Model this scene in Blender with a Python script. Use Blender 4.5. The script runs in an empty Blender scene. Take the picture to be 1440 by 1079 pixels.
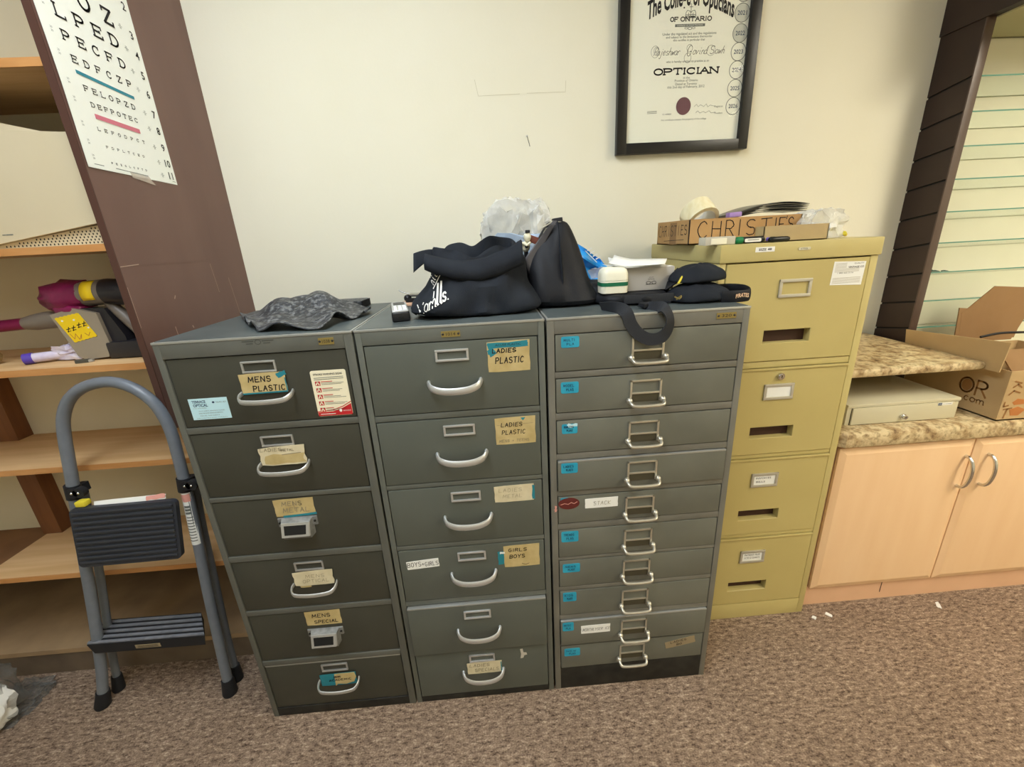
import bpy, bmesh, math, random
from mathutils import Vector, Matrix, noise
random.seed(7)
PI = math.pi
SC = bpy.context.scene
COL = SC.collection

# ------------------------------------------------------------------ materials
def lin(c):
    return tuple((v/255/12.92 if v/255 <= .04045 else ((v/255+.055)/1.055)**2.4) for v in c)

MATS = {}
def mat(name, rgb, rough=.6, metal=0., rgb2=None, scale=12., stretch=(1, 1, 1), bump=0., bscale=60., spec=.4,
        trans=0., alpha=1., ior=1.45, detail=5., lo=.35, hi=.7, coat=0., sss=0.):
    m = bpy.data.materials.new(name); m.use_nodes = True
    nt = m.node_tree; b = nt.nodes['Principled BSDF']
    b.inputs['Base Color'].default_value = (*lin(rgb), 1)
    b.inputs['Roughness'].default_value = rough
    b.inputs['Metallic'].default_value = metal
    b.inputs['Specular IOR Level'].default_value = spec
    b.inputs['Transmission Weight'].default_value = trans
    b.inputs['Alpha'].default_value = alpha
    b.inputs['IOR'].default_value = ior
    b.inputs['Coat Weight'].default_value = coat
    tc = nt.nodes.new('ShaderNodeTexCoord'); mp = nt.nodes.new('ShaderNodeMapping')
    mp.inputs['Scale'].default_value = stretch
    nt.links.new(tc.outputs['Object'], mp.inputs['Vector'])
    if rgb2 is not None:
        n = nt.nodes.new('ShaderNodeTexNoise'); n.inputs['Scale'].default_value = scale; n.inputs['Detail'].default_value = detail
        r = nt.nodes.new('ShaderNodeValToRGB')
        r.color_ramp.elements[0].position = lo; r.color_ramp.elements[1].position = hi
        r.color_ramp.elements[0].color = (*lin(rgb), 1); r.color_ramp.elements[1].color = (*lin(rgb2), 1)
        nt.links.new(mp.outputs['Vector'], n.inputs['Vector']); nt.links.new(n.outputs['Fac'], r.inputs['Fac'])
        nt.links.new(r.outputs['Color'], b.inputs['Base Color'])
    if bump:
        n2 = nt.nodes.new('ShaderNodeTexNoise'); n2.inputs['Scale'].default_value = bscale; n2.inputs['Detail'].default_value = 6
        bp = nt.nodes.new('ShaderNodeBump'); bp.inputs['Strength'].default_value = bump; bp.inputs['Distance'].default_value = .01
        nt.links.new(mp.outputs['Vector'], n2.inputs['Vector']); nt.links.new(n2.outputs['Fac'], bp.inputs['Height'])
        nt.links.new(bp.outputs['Normal'], b.inputs['Normal'])
    MATS[name] = m
    return m

M = {}
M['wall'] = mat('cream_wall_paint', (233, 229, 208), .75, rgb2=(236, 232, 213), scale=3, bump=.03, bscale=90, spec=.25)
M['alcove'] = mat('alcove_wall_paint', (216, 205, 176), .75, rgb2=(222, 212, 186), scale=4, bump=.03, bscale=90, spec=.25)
M['slat'] = mat('slatwall_laminate', (233, 229, 207), .55, rgb2=(236, 233, 211), scale=5)
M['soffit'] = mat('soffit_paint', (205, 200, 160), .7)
M['ceil'] = mat('ceiling_tile', (235, 233, 226), .9, rgb2=(220, 218, 210), scale=40)
M['brown'] = mat('brown_laminate', (104, 75, 66), .42, rgb2=(113, 84, 74), scale=6, stretch=(1, 1, .3), bump=.02, bscale=40, spec=.5)
M['brown_edge'] = mat('brown_edge_banding', (80, 53, 44), .5)
M['darkbrown'] = mat('dark_brown_paint', (48, 35, 30), .5, rgb2=(56, 41, 35), scale=8, spec=.45)
M['darkstrip'] = mat('dark_brown_satin_strip', (84, 66, 57), .38, spec=.6)
M['wood'] = mat('orange_wood_shelf', (206, 166, 116), .55, rgb2=(222, 186, 138), scale=5, stretch=(.6, 7, 7), bump=.02, bscale=30)
M['woodedge'] = mat('wood_shelf_edge', (190, 133, 76), .55, rgb2=(206, 152, 95), scale=8, stretch=(1, 6, 6))
M['upright'] = mat('brown_wood_upright', (128, 84, 52), .6, rgb2=(112, 70, 44), scale=8, stretch=(6, 6, .6))
M['plinth'] = mat('plinth_board', (118, 102, 84), .7, rgb2=(98, 84, 70), scale=9)
M['oldshelf'] = mat('worn_bottom_board', (176, 147, 110), .7, rgb2=(150, 124, 94), scale=7)
M['g1'] = mat('olive_grey_drawer_paint', (66, 66, 57), .42, rgb2=(60, 60, 51), scale=6, spec=.5, bump=.015, bscale=25)
M['g1f'] = mat('grey_frame_paint', (97, 98, 91), .4, rgb2=(88, 89, 81), scale=7, spec=.5)
M['g2'] = mat('green_grey_drawer_paint', (92, 96, 88), .42, rgb2=(86, 90, 82), scale=6, spec=.5, bump=.015, bscale=25)
M['g2f'] = mat('green_grey_frame_paint', (101, 104, 97), .4, rgb2=(92, 95, 87), scale=7, spec=.5)
M['g3'] = mat('warm_grey_drawer_paint', (113, 114, 103), .4, rgb2=(98, 99, 89), scale=5, spec=.5, bump=.015, bscale=25)
M['g3f'] = mat('warm_grey_frame_paint', (119, 117, 107), .4, rgb2=(104, 102, 93), scale=8, spec=.5)
M['gtop'] = mat('dark_grey_cabinet_top', (84, 92, 92), .42, rgb2=(70, 77, 77), scale=9, spec=.5)
M['wornlitedge'] = mat('worn_lit_steel_edge', (176, 178, 174), .35, metal=.6)  # worn metal edge, with the edge highlight painted in as a paler tone
M['gap'] = mat('dark_interior_steel', (24, 24, 22), .7)
M['scuff'] = mat('scuffed_dark_base', (48, 46, 40), .6, rgb2=(24, 23, 20), scale=22)
M['y'] = mat('mustard_enamel', (194, 178, 116), .4, rgb2=(188, 171, 109), scale=4, spec=.5, bump=.012, bscale=20)
M['yf'] = mat('mustard_enamel_frame', (198, 183, 122), .4, rgb2=(191, 175, 113), scale=5, spec=.5)
M['slot'] = mat('dark_slot_interior', (66, 42, 32), .6)
M['chrome'] = mat('chrome', (214, 214, 212), .18, metal=1.)
M['steel'] = mat('brushed_steel', (196, 197, 194), .42, metal=.7)
M['nickel'] = mat('aged_nickel', (200, 195, 180), .34, metal=.75)
M['castmetal'] = mat('cast_grey_metal', (150, 151, 148), .5, metal=.4, rgb2=(118, 119, 116), scale=60)
M['polish'] = mat('polished_pull', (218, 220, 220), .33, metal=.72)
M['brass'] = mat('brass_plate', (150, 132, 76), .45, metal=.4)
M['ink'] = mat('black_ink', (36, 34, 34), .7)
M['inkb'] = mat('blue_black_ink', (40, 62, 92), .7)
M['inkfade'] = mat('faded_ink', (150, 138, 110), .7)
M['inkgrey'] = mat('grey_print', (112, 116, 110), .7)
M['inkred'] = mat('red_print', (190, 38, 42), .6)
M['inkwhite'] = mat('white_print', (236, 234, 226), .6)
M['kraft'] = mat('aged_kraft_label', (200, 180, 128), .75, rgb2=(182, 160, 106), scale=30)
M['kraftpale'] = mat('pale_aged_label', (222, 211, 178), .75, rgb2=(204, 191, 155), scale=30)
M['teal'] = mat('teal_tape', (40, 128, 142), .55)
M['cyan'] = mat('cyan_label_tape', (40, 152, 184), .5, rgb2=(54, 166, 194), scale=40)
M['lblue'] = mat('pale_blue_card', (190, 226, 234), .6)
M['cream'] = mat('cream_card', (238, 230, 200), .6)
M['white'] = mat('white_paper', (240, 240, 234), .7)
M['whiteplastic'] = mat('cream_white_plastic', (236, 232, 210), .4)
M['green'] = mat('green_print', (24, 104, 72), .5)
M['maroon'] = mat('maroon_sticker', (98, 40, 36), .55)
M['tan'] = mat('tan_tape', (150, 134, 104), .6)
M['paper'] = mat('certificate_paper', (236, 237, 222), .6, rgb2=(239, 239, 226), scale=6)
M['blackframe'] = mat('black_lacquer', (20, 19, 20), .35, spec=.5)
M['seal'] = mat('purple_seal', (112, 78, 84), .7)
M['chartpaper'] = mat('eye_chart_card', (242, 244, 236), .5)
M['chartgreen'] = mat('chart_green_bar', (44, 132, 150), .5)
M['chartred'] = mat('chart_red_bar', (208, 116, 134), .5)
M['tapeclear'] = mat('clear_tape', (220, 205, 190), .2, trans=.0, alpha=.45)
M['laddertube'] = mat('grey_powdercoat_tube', (108, 114, 122), .36, rgb2=(114, 120, 128), scale=40, spec=.55)
M['rubber'] = mat('black_rubber', (30, 31, 34), .6)
M['ridge'] = mat('dark_ridged_plastic', (52, 55, 62), .55)
M['ridgetop'] = mat('worn_grey_plastic', (128, 130, 136), .6, rgb2=(108, 111, 118), scale=40)
M['yellow'] = mat('yellow_plastic', (224, 206, 60), .45)
M['pinklabel'] = mat('pink_label', (226, 160, 146), .6)
M['magenta'] = mat('magenta_plastic', (134, 26, 80), .32, rgb2=(98, 16, 58), scale=18, spec=.6, bump=.25, bscale=30)
M['wand'] = mat('magenta_anodised_wand', (130, 26, 76), .3, metal=.5)
M['vacgrey'] = mat('grey_vacuum_plastic', (118, 108, 98), .38, spec=.5)
M['vacdark'] = mat('dark_vacuum_plastic', (38, 36, 40), .3, spec=.5)
M['vacclear'] = mat('smoky_bin_plastic', (150, 138, 120), .22, spec=.6)
M['stickyellow'] = mat('yellow_sticker', (242, 206, 30), .55)
M['beige'] = mat('beige_machine_plastic', (210, 198, 168), .5, rgb2=(204, 191, 160), scale=4)
M['purple'] = mat('purple_cap', (84, 64, 160), .4)
M['lavender'] = mat('lavender_wrap', (196, 186, 212), .4, rgb2=(222, 216, 226), scale=30)
M['cork'] = mat('tan_cork', (168, 140, 92), .8, rgb2=(126, 100, 62), scale=60)
M['blackcloth'] = mat('black_canvas', (32, 35, 41), .85, rgb2=(39, 43, 49), scale=14, bump=.12, bscale=400, spec=.2)
M['blackcloth2'] = mat('black_nylon', (19, 20, 25), .6, rgb2=(24, 26, 31), scale=18, bump=.06, bscale=200, spec=.35)
M['webbing'] = mat('charcoal_webbing', (42, 44, 48), .75, bump=.15, bscale=500)
M['leather'] = mat('crackled_black_leather', (54, 56, 59), .42, rgb2=(136, 138, 138), scale=85, bump=.7, bscale=90, lo=.48, hi=.74, spec=.5)
M['leatherback'] = mat('black_suede', (20, 20, 22), .9)
M['bluebag'] = mat('bright_blue_plastic', (30, 140, 216), .3, rgb2=(70, 166, 226), scale=14)
M['phonebody'] = mat('phone_black_plastic', (30, 31, 33), .35)
M['phoneface'] = mat('phone_silver_face', (190, 192, 194), .3, metal=.4)
M['peach'] = mat('peach_wood', (226, 180, 146), .6)
M['boxgrey'] = mat('pale_grey_carton', (176, 172, 166), .6)
M['boxwhite'] = mat('white_carton', (228, 226, 222), .6)
M['card'] = mat('brown_cardboard', (192, 153, 102), .8, rgb2=(180, 140, 90), scale=9)
M['card2'] = mat('shipping_cardboard', (194, 164, 118), .8, rgb2=(184, 154, 108), scale=7)
M['cardin'] = mat('cardboard_inside', (152, 118, 80), .85, rgb2=(142, 108, 71), scale=8)
M['orange'] = mat('orange_marker', (188, 120, 64), .7)
M['brownmark'] = mat('brown_marker', (152, 108, 62), .75)
M['kraftbox'] = mat('small_kraft_box', (186, 164, 120), .7, rgb2=(178, 155, 112), scale=14)
M['amber'] = mat('clear_packing_tape_roll', (232, 220, 176), .18, spec=.6, rgb2=(244, 236, 204), scale=8, stretch=(8, 8, .2))
M['film'] = mat('dark_film_strip', (52, 52, 48), .3, spec=.6)
M['filmgrey'] = mat('grey_paper_sheet', (120, 116, 100), .6)
M['clearcase'] = mat('clear_acrylic_case', (224, 220, 204), .15, trans=.35, spec=.5, ior=1.3)
M['penblack'] = mat('black_marker_barrel', (26, 28, 28), .35)
M['pengreen'] = mat('green_marker_cap', (20, 120, 70), .4)
M['doorwood'] = mat('peach_maple_laminate', (243, 206, 162), .45, rgb2=(238, 198, 152), scale=4, stretch=(4, 4, .6))
M['kick'] = mat('peach_toe_kick', (226, 182, 146), .55, rgb2=(218, 174, 138), scale=6)
M['drawerbeige'] = mat('putty_grey_enamel', (204, 196, 166), .45)
M['darkwood'] = mat('dark_support_board', (46, 26, 22), .6)
M['glassedge'] = mat('green_glass_edge', (84, 142, 126), .15, spec=.5)
M['rope'] = mat('black_cord', (34, 30, 28), .6)
M['lampframe'] = mat('lamp_frame', (230, 230, 228), .5)

def granite():
    m = bpy.data.materials.new('granite_laminate'); m.use_nodes = True
    nt = m.node_tree; b = nt.nodes['Principled BSDF']; b.inputs['Roughness'].default_value = .38
    tc = nt.nodes.new('ShaderNodeTexCoord')
    n1 = nt.nodes.new('ShaderNodeTexNoise'); n1.inputs['Scale'].default_value = 30; n1.inputs['Detail'].default_value = 8; n1.inputs['Roughness'].default_value = .65
    n2 = nt.nodes.new('ShaderNodeTexNoise'); n2.inputs['Scale'].default_value = 70; n2.inputs['Detail'].default_value = 4
    r1 = nt.nodes.new('ShaderNodeValToRGB'); e = r1.color_ramp.elements
    e[0].position = .3; e[0].color = (*lin((112, 84, 56)), 1)
    e[1].position = .72; e[1].color = (*lin((226, 206, 162)), 1)
    x = e.new(.42); x.color = (*lin((178, 150, 108)), 1)
    x = e.new(.55); x.color = (*lin((214, 194, 152)), 1)
    r2 = nt.nodes.new('ShaderNodeValToRGB'); r2.color_ramp.elements[0].position = .3; r2.color_ramp.elements[1].position = .5
    r2.color_ramp.elements[0].color = (.35, .28, .2, 1); r2.color_ramp.elements[1].color = (1, 1, 1, 1)
    mx = nt.nodes.new('ShaderNodeMixRGB'); mx.blend_type = 'MULTIPLY'; mx.inputs['Fac'].default_value = .8
    for n in (n1, n2): nt.links.new(tc.outputs['Object'], n.inputs['Vector'])
    nt.links.new(n1.outputs['Fac'], r1.inputs['Fac']); nt.links.new(n2.outputs['Fac'], r2.inputs['Fac'])
    nt.links.new(r1.outputs['Color'], mx.inputs['Color1']); nt.links.new(r2.outputs['Color'], mx.inputs['Color2'])
    nt.links.new(mx.outputs['Color'], b.inputs['Base Color'])
    return m
M['granite'] = granite()

def carpet():
    m = bpy.data.materials.new('brown_loop_carpet'); m.use_nodes = True
    nt = m.node_tree; b = nt.nodes['Principled BSDF']; b.inputs['Roughness'].default_value = .95; b.inputs['Specular IOR Level'].default_value = .1
    tc = nt.nodes.new('ShaderNodeTexCoord')
    def nz(scale, st, det=4):
        mp = nt.nodes.new('ShaderNodeMapping'); mp.inputs['Scale'].default_value = st
        n = nt.nodes.new('ShaderNodeTexNoise'); n.inputs['Scale'].default_value = scale; n.inputs['Detail'].default_value = det; n.inputs['Roughness'].default_value = .7
        nt.links.new(tc.outputs['Object'], mp.inputs['Vector']); nt.links.new(mp.outputs['Vector'], n.inputs['Vector'])
        return n
    a = nz(105, (.42, 1, 1), 3); c = nz(240, (.8, 1, 1), 2); d = nz(5, (1, 1, 1), 3)
    ad = nt.nodes.new('ShaderNodeMath'); ad.operation = 'MULTIPLY_ADD'; ad.inputs[1].default_value = .6
    m2 = nt.nodes.new('ShaderNodeMath'); m2.operation = 'MULTIPLY'; m2.inputs[1].default_value = .4
    nt.links.new(c.outputs['Fac'], m2.inputs[0]); nt.links.new(a.outputs['Fac'], ad.inputs[0]); nt.links.new(m2.outputs[0], ad.inputs[2])
    r = nt.nodes.new('ShaderNodeValToRGB'); e = r.color_ramp.elements
    e[0].position = .36; e[0].color = (*lin((72, 58, 48)), 1); e[1].position = .66; e[1].color = (*lin((200, 180, 156)), 1)
    x = e.new(.46); x.color = (*lin((126, 107, 91)), 1); x = e.new(.55); x.color = (*lin((154, 133, 114)), 1)
    nt.links.new(ad.outputs[0], r.inputs['Fac'])
    r3 = nt.nodes.new('ShaderNodeValToRGB'); r3.color_ramp.elements[0].position = .3; r3.color_ramp.elements[1].position = .7
    r3.color_ramp.elements[0].color = (.86, .84, .82, 1); r3.color_ramp.elements[1].color = (1.05, 1.04, 1.03, 1)
    nt.links.new(d.outputs['Fac'], r3.inputs['Fac'])
    mx = nt.nodes.new('ShaderNodeMixRGB'); mx.blend_type = 'MULTIPLY'; mx.inputs['Fac'].default_value = 1
    nt.links.new(r.outputs['Color'], mx.inputs['Color1']); nt.links.new(r3.outputs['Color'], mx.inputs['Color2'])
    nt.links.new(mx.outputs['Color'], b.inputs['Base Color'])
    bp = nt.nodes.new('ShaderNodeBump'); bp.inputs['Strength'].default_value = .7; bp.inputs['Distance'].default_value = .006
    nt.links.new(ad.outputs[0], bp.inputs['Height']); nt.links.new(bp.outputs['Normal'], b.inputs['Normal'])
    return m
M['carpet'] = carpet()

def glass(name, tint, rough=.02, ior=1.12):
    m = bpy.data.materials.new(name); m.use_nodes = True
    nt = m.node_tree; nt.nodes.remove(nt.nodes['Principled BSDF']); out = nt.nodes['Material Output']
    t = nt.nodes.new('ShaderNodeBsdfTransparent'); t.inputs['Color'].default_value = (*tint, 1)
    g = nt.nodes.new('ShaderNodeBsdfGlossy'); g.inputs['Roughness'].default_value = rough
    f = nt.nodes.new('ShaderNodeFresnel'); f.inputs['IOR'].default_value = ior
    mx = nt.nodes.new('ShaderNodeMixShader')
    ge = nt.nodes.new('ShaderNodeNewGeometry'); om = nt.nodes.new('ShaderNodeMath'); om.operation = 'SUBTRACT'; om.inputs[0].default_value = 1
    ml = nt.nodes.new('ShaderNodeMath'); ml.operation = 'MULTIPLY'
    nt.links.new(ge.outputs['Backfacing'], om.inputs[1]); nt.links.new(om.outputs[0], ml.inputs[0]); nt.links.new(f.outputs[0], ml.inputs[1])
    nt.links.new(ml.outputs[0], mx.inputs[0]); nt.links.new(t.outputs[0], mx.inputs[1]); nt.links.new(g.outputs[0], mx.inputs[2])
    nt.links.new(mx.outputs[0], out.inputs['Surface'])
    return m
M['shelfglass'] = glass('green_tinted_glass', (.95, .985, .955), ior=1.3)
M['frameglass'] = glass('picture_glass', (.995, .995, .99), .03, 1.2)

def filmy(name, rgb, opac=.45, rough=.18):
    m = bpy.data.materials.new(name); m.use_nodes = True
    nt = m.node_tree; b = nt.nodes['Principled BSDF']; out = nt.nodes['Material Output']
    b.inputs['Base Color'].default_value = (*lin(rgb), 1); b.inputs['Roughness'].default_value = rough; b.inputs['Specular IOR Level'].default_value = .8
    t = nt.nodes.new('ShaderNodeBsdfTransparent')
    lw = nt.nodes.new('ShaderNodeLayerWeight'); lw.inputs['Blend'].default_value = .35
    mr = nt.nodes.new('ShaderNodeMapRange'); mr.inputs['To Min'].default_value = opac*.6; mr.inputs['To Max'].default_value = min(1, opac*2)
    mx = nt.nodes.new('ShaderNodeMixShader')
    nt.links.new(lw.outputs['Facing'], mr.inputs['Value']); nt.links.new(mr.outputs[0], mx.inputs[0])
    nt.links.new(t.outputs[0], mx.inputs[1]); nt.links.new(b.outputs[0], mx.inputs[2]); nt.links.new(mx.outputs[0], out.inputs['Surface'])
    tc = nt.nodes.new('ShaderNodeTexCoord'); n = nt.nodes.new('ShaderNodeTexNoise'); n.inputs['Scale'].default_value = 34; n.inputs['Detail'].default_value = 5
    bp = nt.nodes.new('ShaderNodeBump'); bp.inputs['Strength'].default_value = .9; bp.inputs['Distance'].default_value = .012
    nt.links.new(tc.outputs['Object'], n.inputs['Vector']); nt.links.new(n.outputs['Fac'], bp.inputs['Height']); nt.links.new(bp.outputs['Normal'], b.inputs['Normal'])
    return m
M['plastic'] = filmy('clear_crinkled_plastic', (240, 240, 234), .5)
M['plasticblue'] = filmy('pale_blue_printed_plastic', (186, 212, 244), .7)
M['plasticdark'] = filmy('smoky_clear_plastic', (120, 120, 116), .35)

def emis(name, rgb, s):
    m = bpy.data.materials.new(name); m.use_nodes = True
    b = m.node_tree.nodes['Principled BSDF']; b.inputs['Emission Color'].default_value = (*lin(rgb), 1); b.inputs['Emission Strength'].default_value = s
    b.inputs['Base Color'].default_value = (*lin(rgb), 1)
    return m

# ------------------------------------------------------------------ stroke letters (unit box)
def arc(cx, cy, rx, ry, a0, a1, n=10):
    return [(cx+rx*math.cos(math.radians(a0+(a1-a0)*i/n)), cy+ry*math.sin(math.radians(a0+(a1-a0)*i/n))) for i in range(n+1)]
F = {
 'A': [[(0, 0), (.5, 1), (1, 0)], [(.2, .38), (.8, .38)]],
 'B': [[(.05, 0), (.05, 1), (.6, 1)] + arc(.6, .76, .32, .24, 90, -90, 6) + [(.05, .52), (.6, .52)] + arc(.6, .26, .38, .26, 90, -90, 6) + [(.05, 0)]],
 'C': [arc(.52, .5, .5, .5, 45, 315, 14)],
 'D': [[(.05, 0), (.05, 1), (.4, 1)] + arc(.4, .5, .58, .5, 90, -90, 12) + [(.05, 0)]],
 'E': [[(1, 1), (.05, 1), (.05, 0), (1, 0)], [(.05, .52), (.75, .52)]],
 'F': [[(1, 1), (.05, 1), (.05, 0)], [(.05, .52), (.75, .52)]],
 'G': [arc(.52, .5, .5, .5, 45, 330, 14) + [(.96, .45), (.6, .45)]],
 'H': [[(.05, 0), (.05, 1)], [(.95, 0), (.95, 1)], [(.05, .5), (.95, .5)]],
 'I': [[(.5, 0), (.5, 1)]],
 'L': [[(.05, 1), (.05, 0), (.95, 0)]],
 'M': [[(0, 0), (.1, 1), (.5, .25), (.9, 1), (1, 0)]],
 'N': [[(.05, 0), (.05, 1), (.95, 0), (.95, 1)]],
 'O': [arc(.5, .5, .5, .5, 90, 450, 20)],
 'P': [[(.05, 0), (.05, 1), (.5, 1)] + arc(.5, .73, .45, .27, 90, -90, 8) + [(.05, .46)]],
 'R': [[(.05, 0), (.05, 1), (.5, 1)] + arc(.5, .75, .42, .25, 90, -90, 8) + [(.05, .5)], [(.45, .5), (1, 0)]],
 'S': [arc(.5, .75, .45, .25, 30, 270, 9) + arc(.5, .25, .48, .25, 90, -150, 9)],
 'T': [[(0, 1), (1, 1)], [(.5, 1), (.5, 0)]],
 'U': [[(.05, 1), (.05, .35)] + arc(.5, .35, .45, .35, 180, 360, 8) + [(.95, 1)]],
 'W': [[(0, 1), (.25, 0), (.5, .8), (.75, 0), (1, 1)]],
 'Y': [[(0, 1), (.5, .5), (1, 1)], [(.5, .5), (.5, 0)]],
 'Z': [[(.05, 1), (.95, 1), (.05, 0), (.95, 0)]],
 'K': [[(.05, 0), (.05, 1)], [(.95, 1), (.05, .45), (1, 0)]],
 '+': [[(.5, .15), (.5, .75)], [(.15, .45), (.85, .45)]],
 "'": [[(.5, 1), (.45, .75)]],
 '.': [[(.45, 0), (.55, .05)]],
 'a': [arc(.45, .28, .4, .28, 60, 400, 10), [(.82, .5), (.84, .1), (1, .02)]],
 'd': [arc(.42, .28, .4, .28, 60, 400, 10), [(.85, 1), (.82, .1), (1, .02)]],
 'e': [[(.08, .28), (.75, .34)] + arc(.45, .3, .38, .28, 20, 320, 10)],
 'h': [[(.1, 0), (.25, 1)], [(.12, .3)] + arc(.5, .32, .3, .22, 160, 0, 6) + [(.8, .05), (1, .02)]],
 'i': [[(.4, .55), (.45, .08), (.7, .02)], [(.45, .78), (.5, .82)]],
 'j': [[(.6, .55), (.55, -.3)] + arc(.35, -.3, .2, .12, 0, -180, 5), [(.62, .78), (.66, .82)]],
 'l': [[(.35, 1), (.4, .1), (.7, .02)]],
 'm': [[(0, .5), (.08, 0)], [(.06, .3)] + arc(.28, .34, .2, .2, 170, 0, 5) + [(.48, 0)], [(.48, .3)] + arc(.7, .34, .2, .2, 170, 0, 5) + [(.92, .03), (1, .05)]],
 'n': [[(.05, .5), (.1, 0)], [(.1, .28)] + arc(.48, .32, .34, .22, 170, 0, 6) + [(.84, .05), (1, .04)]],
 'o': [arc(.48, .28, .42, .28, 90, 450, 12), [(.7, .5), (1, .42)]],
 'r': [[(.1, .5), (.2, 0)], [(.18, .32), (.45, .54), (.85, .48)]],
 's': [arc(.5, .42, .35, .13, 20, 260, 6) + arc(.5, .15, .38, .14, 90, -160, 6)],
 'u': [[(.08, .52), (.1, .18)] + arc(.42, .18, .32, .17, 180, 350, 5) + [(.8, .52), (.82, .08), (1, .02)]],
 'v': [[(.05, .52), (.35, .02), (.8, .5), (1, .46)]],
 'w': [[(.05, .52), (.2, .02), (.48, .42), (.62, .02), (.92, .52)]],
 'p': [[(.15, .52), (.1, -.35)], arc(.5, .26, .38, .27, 170, -170, 10)],
 't': [[(.4, .9), (.38, .1), (.7, .02)], [(.1, .6), (.75, .6)]],
 'c': [arc(.5, .28, .42, .28, 50, 310, 9)],
}
SERIF = {'A': [(0, 0), (1, 0)], 'D': [(.05, 0), (.05, 1)], 'E': [(.05, 0), (.05, 1)], 'F': [(.05, 0), (.05, 1)], 'H': [(.05, 0), (.95, 0), (.05, 1), (.95, 1)],
         'I': [(.5, 0), (.5, 1)], 'L': [(.05, 1), (.05, 0)], 'N': [(.05, 0), (.05, 1), (.95, 1)], 'P': [(.05, 0), (.05, 1)], 'R': [(.05, 0), (.05, 1), (1, 0)], 'T': [(.5, 0)]}

# ------------------------------------------------------------------ mesh builder
_txt = {}
def text_polys(s, bold=0.):
    key = (s, bold)
    if key in _txt: return _txt[key]
    c = bpy.data.curves.new('lettering', 'FONT'); c.body = s; c.size = 1; c.offset = bold; c.resolution_u = 2
    o = bpy.data.objects.new('lettering', c); COL.objects.link(o)
    dg = bpy.context.evaluated_depsgraph_get(); me = o.evaluated_get(dg).to_mesh()
    v = [(p.co.x, p.co.y) for p in me.vertices]; f = [tuple(p.vertices) for p in me.polygons]
    o.evaluated_get(dg).to_mesh_clear()
    bpy.data.objects.remove(o); bpy.data.curves.remove(c)
    _txt[key] = (v, f); return v, f

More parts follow.
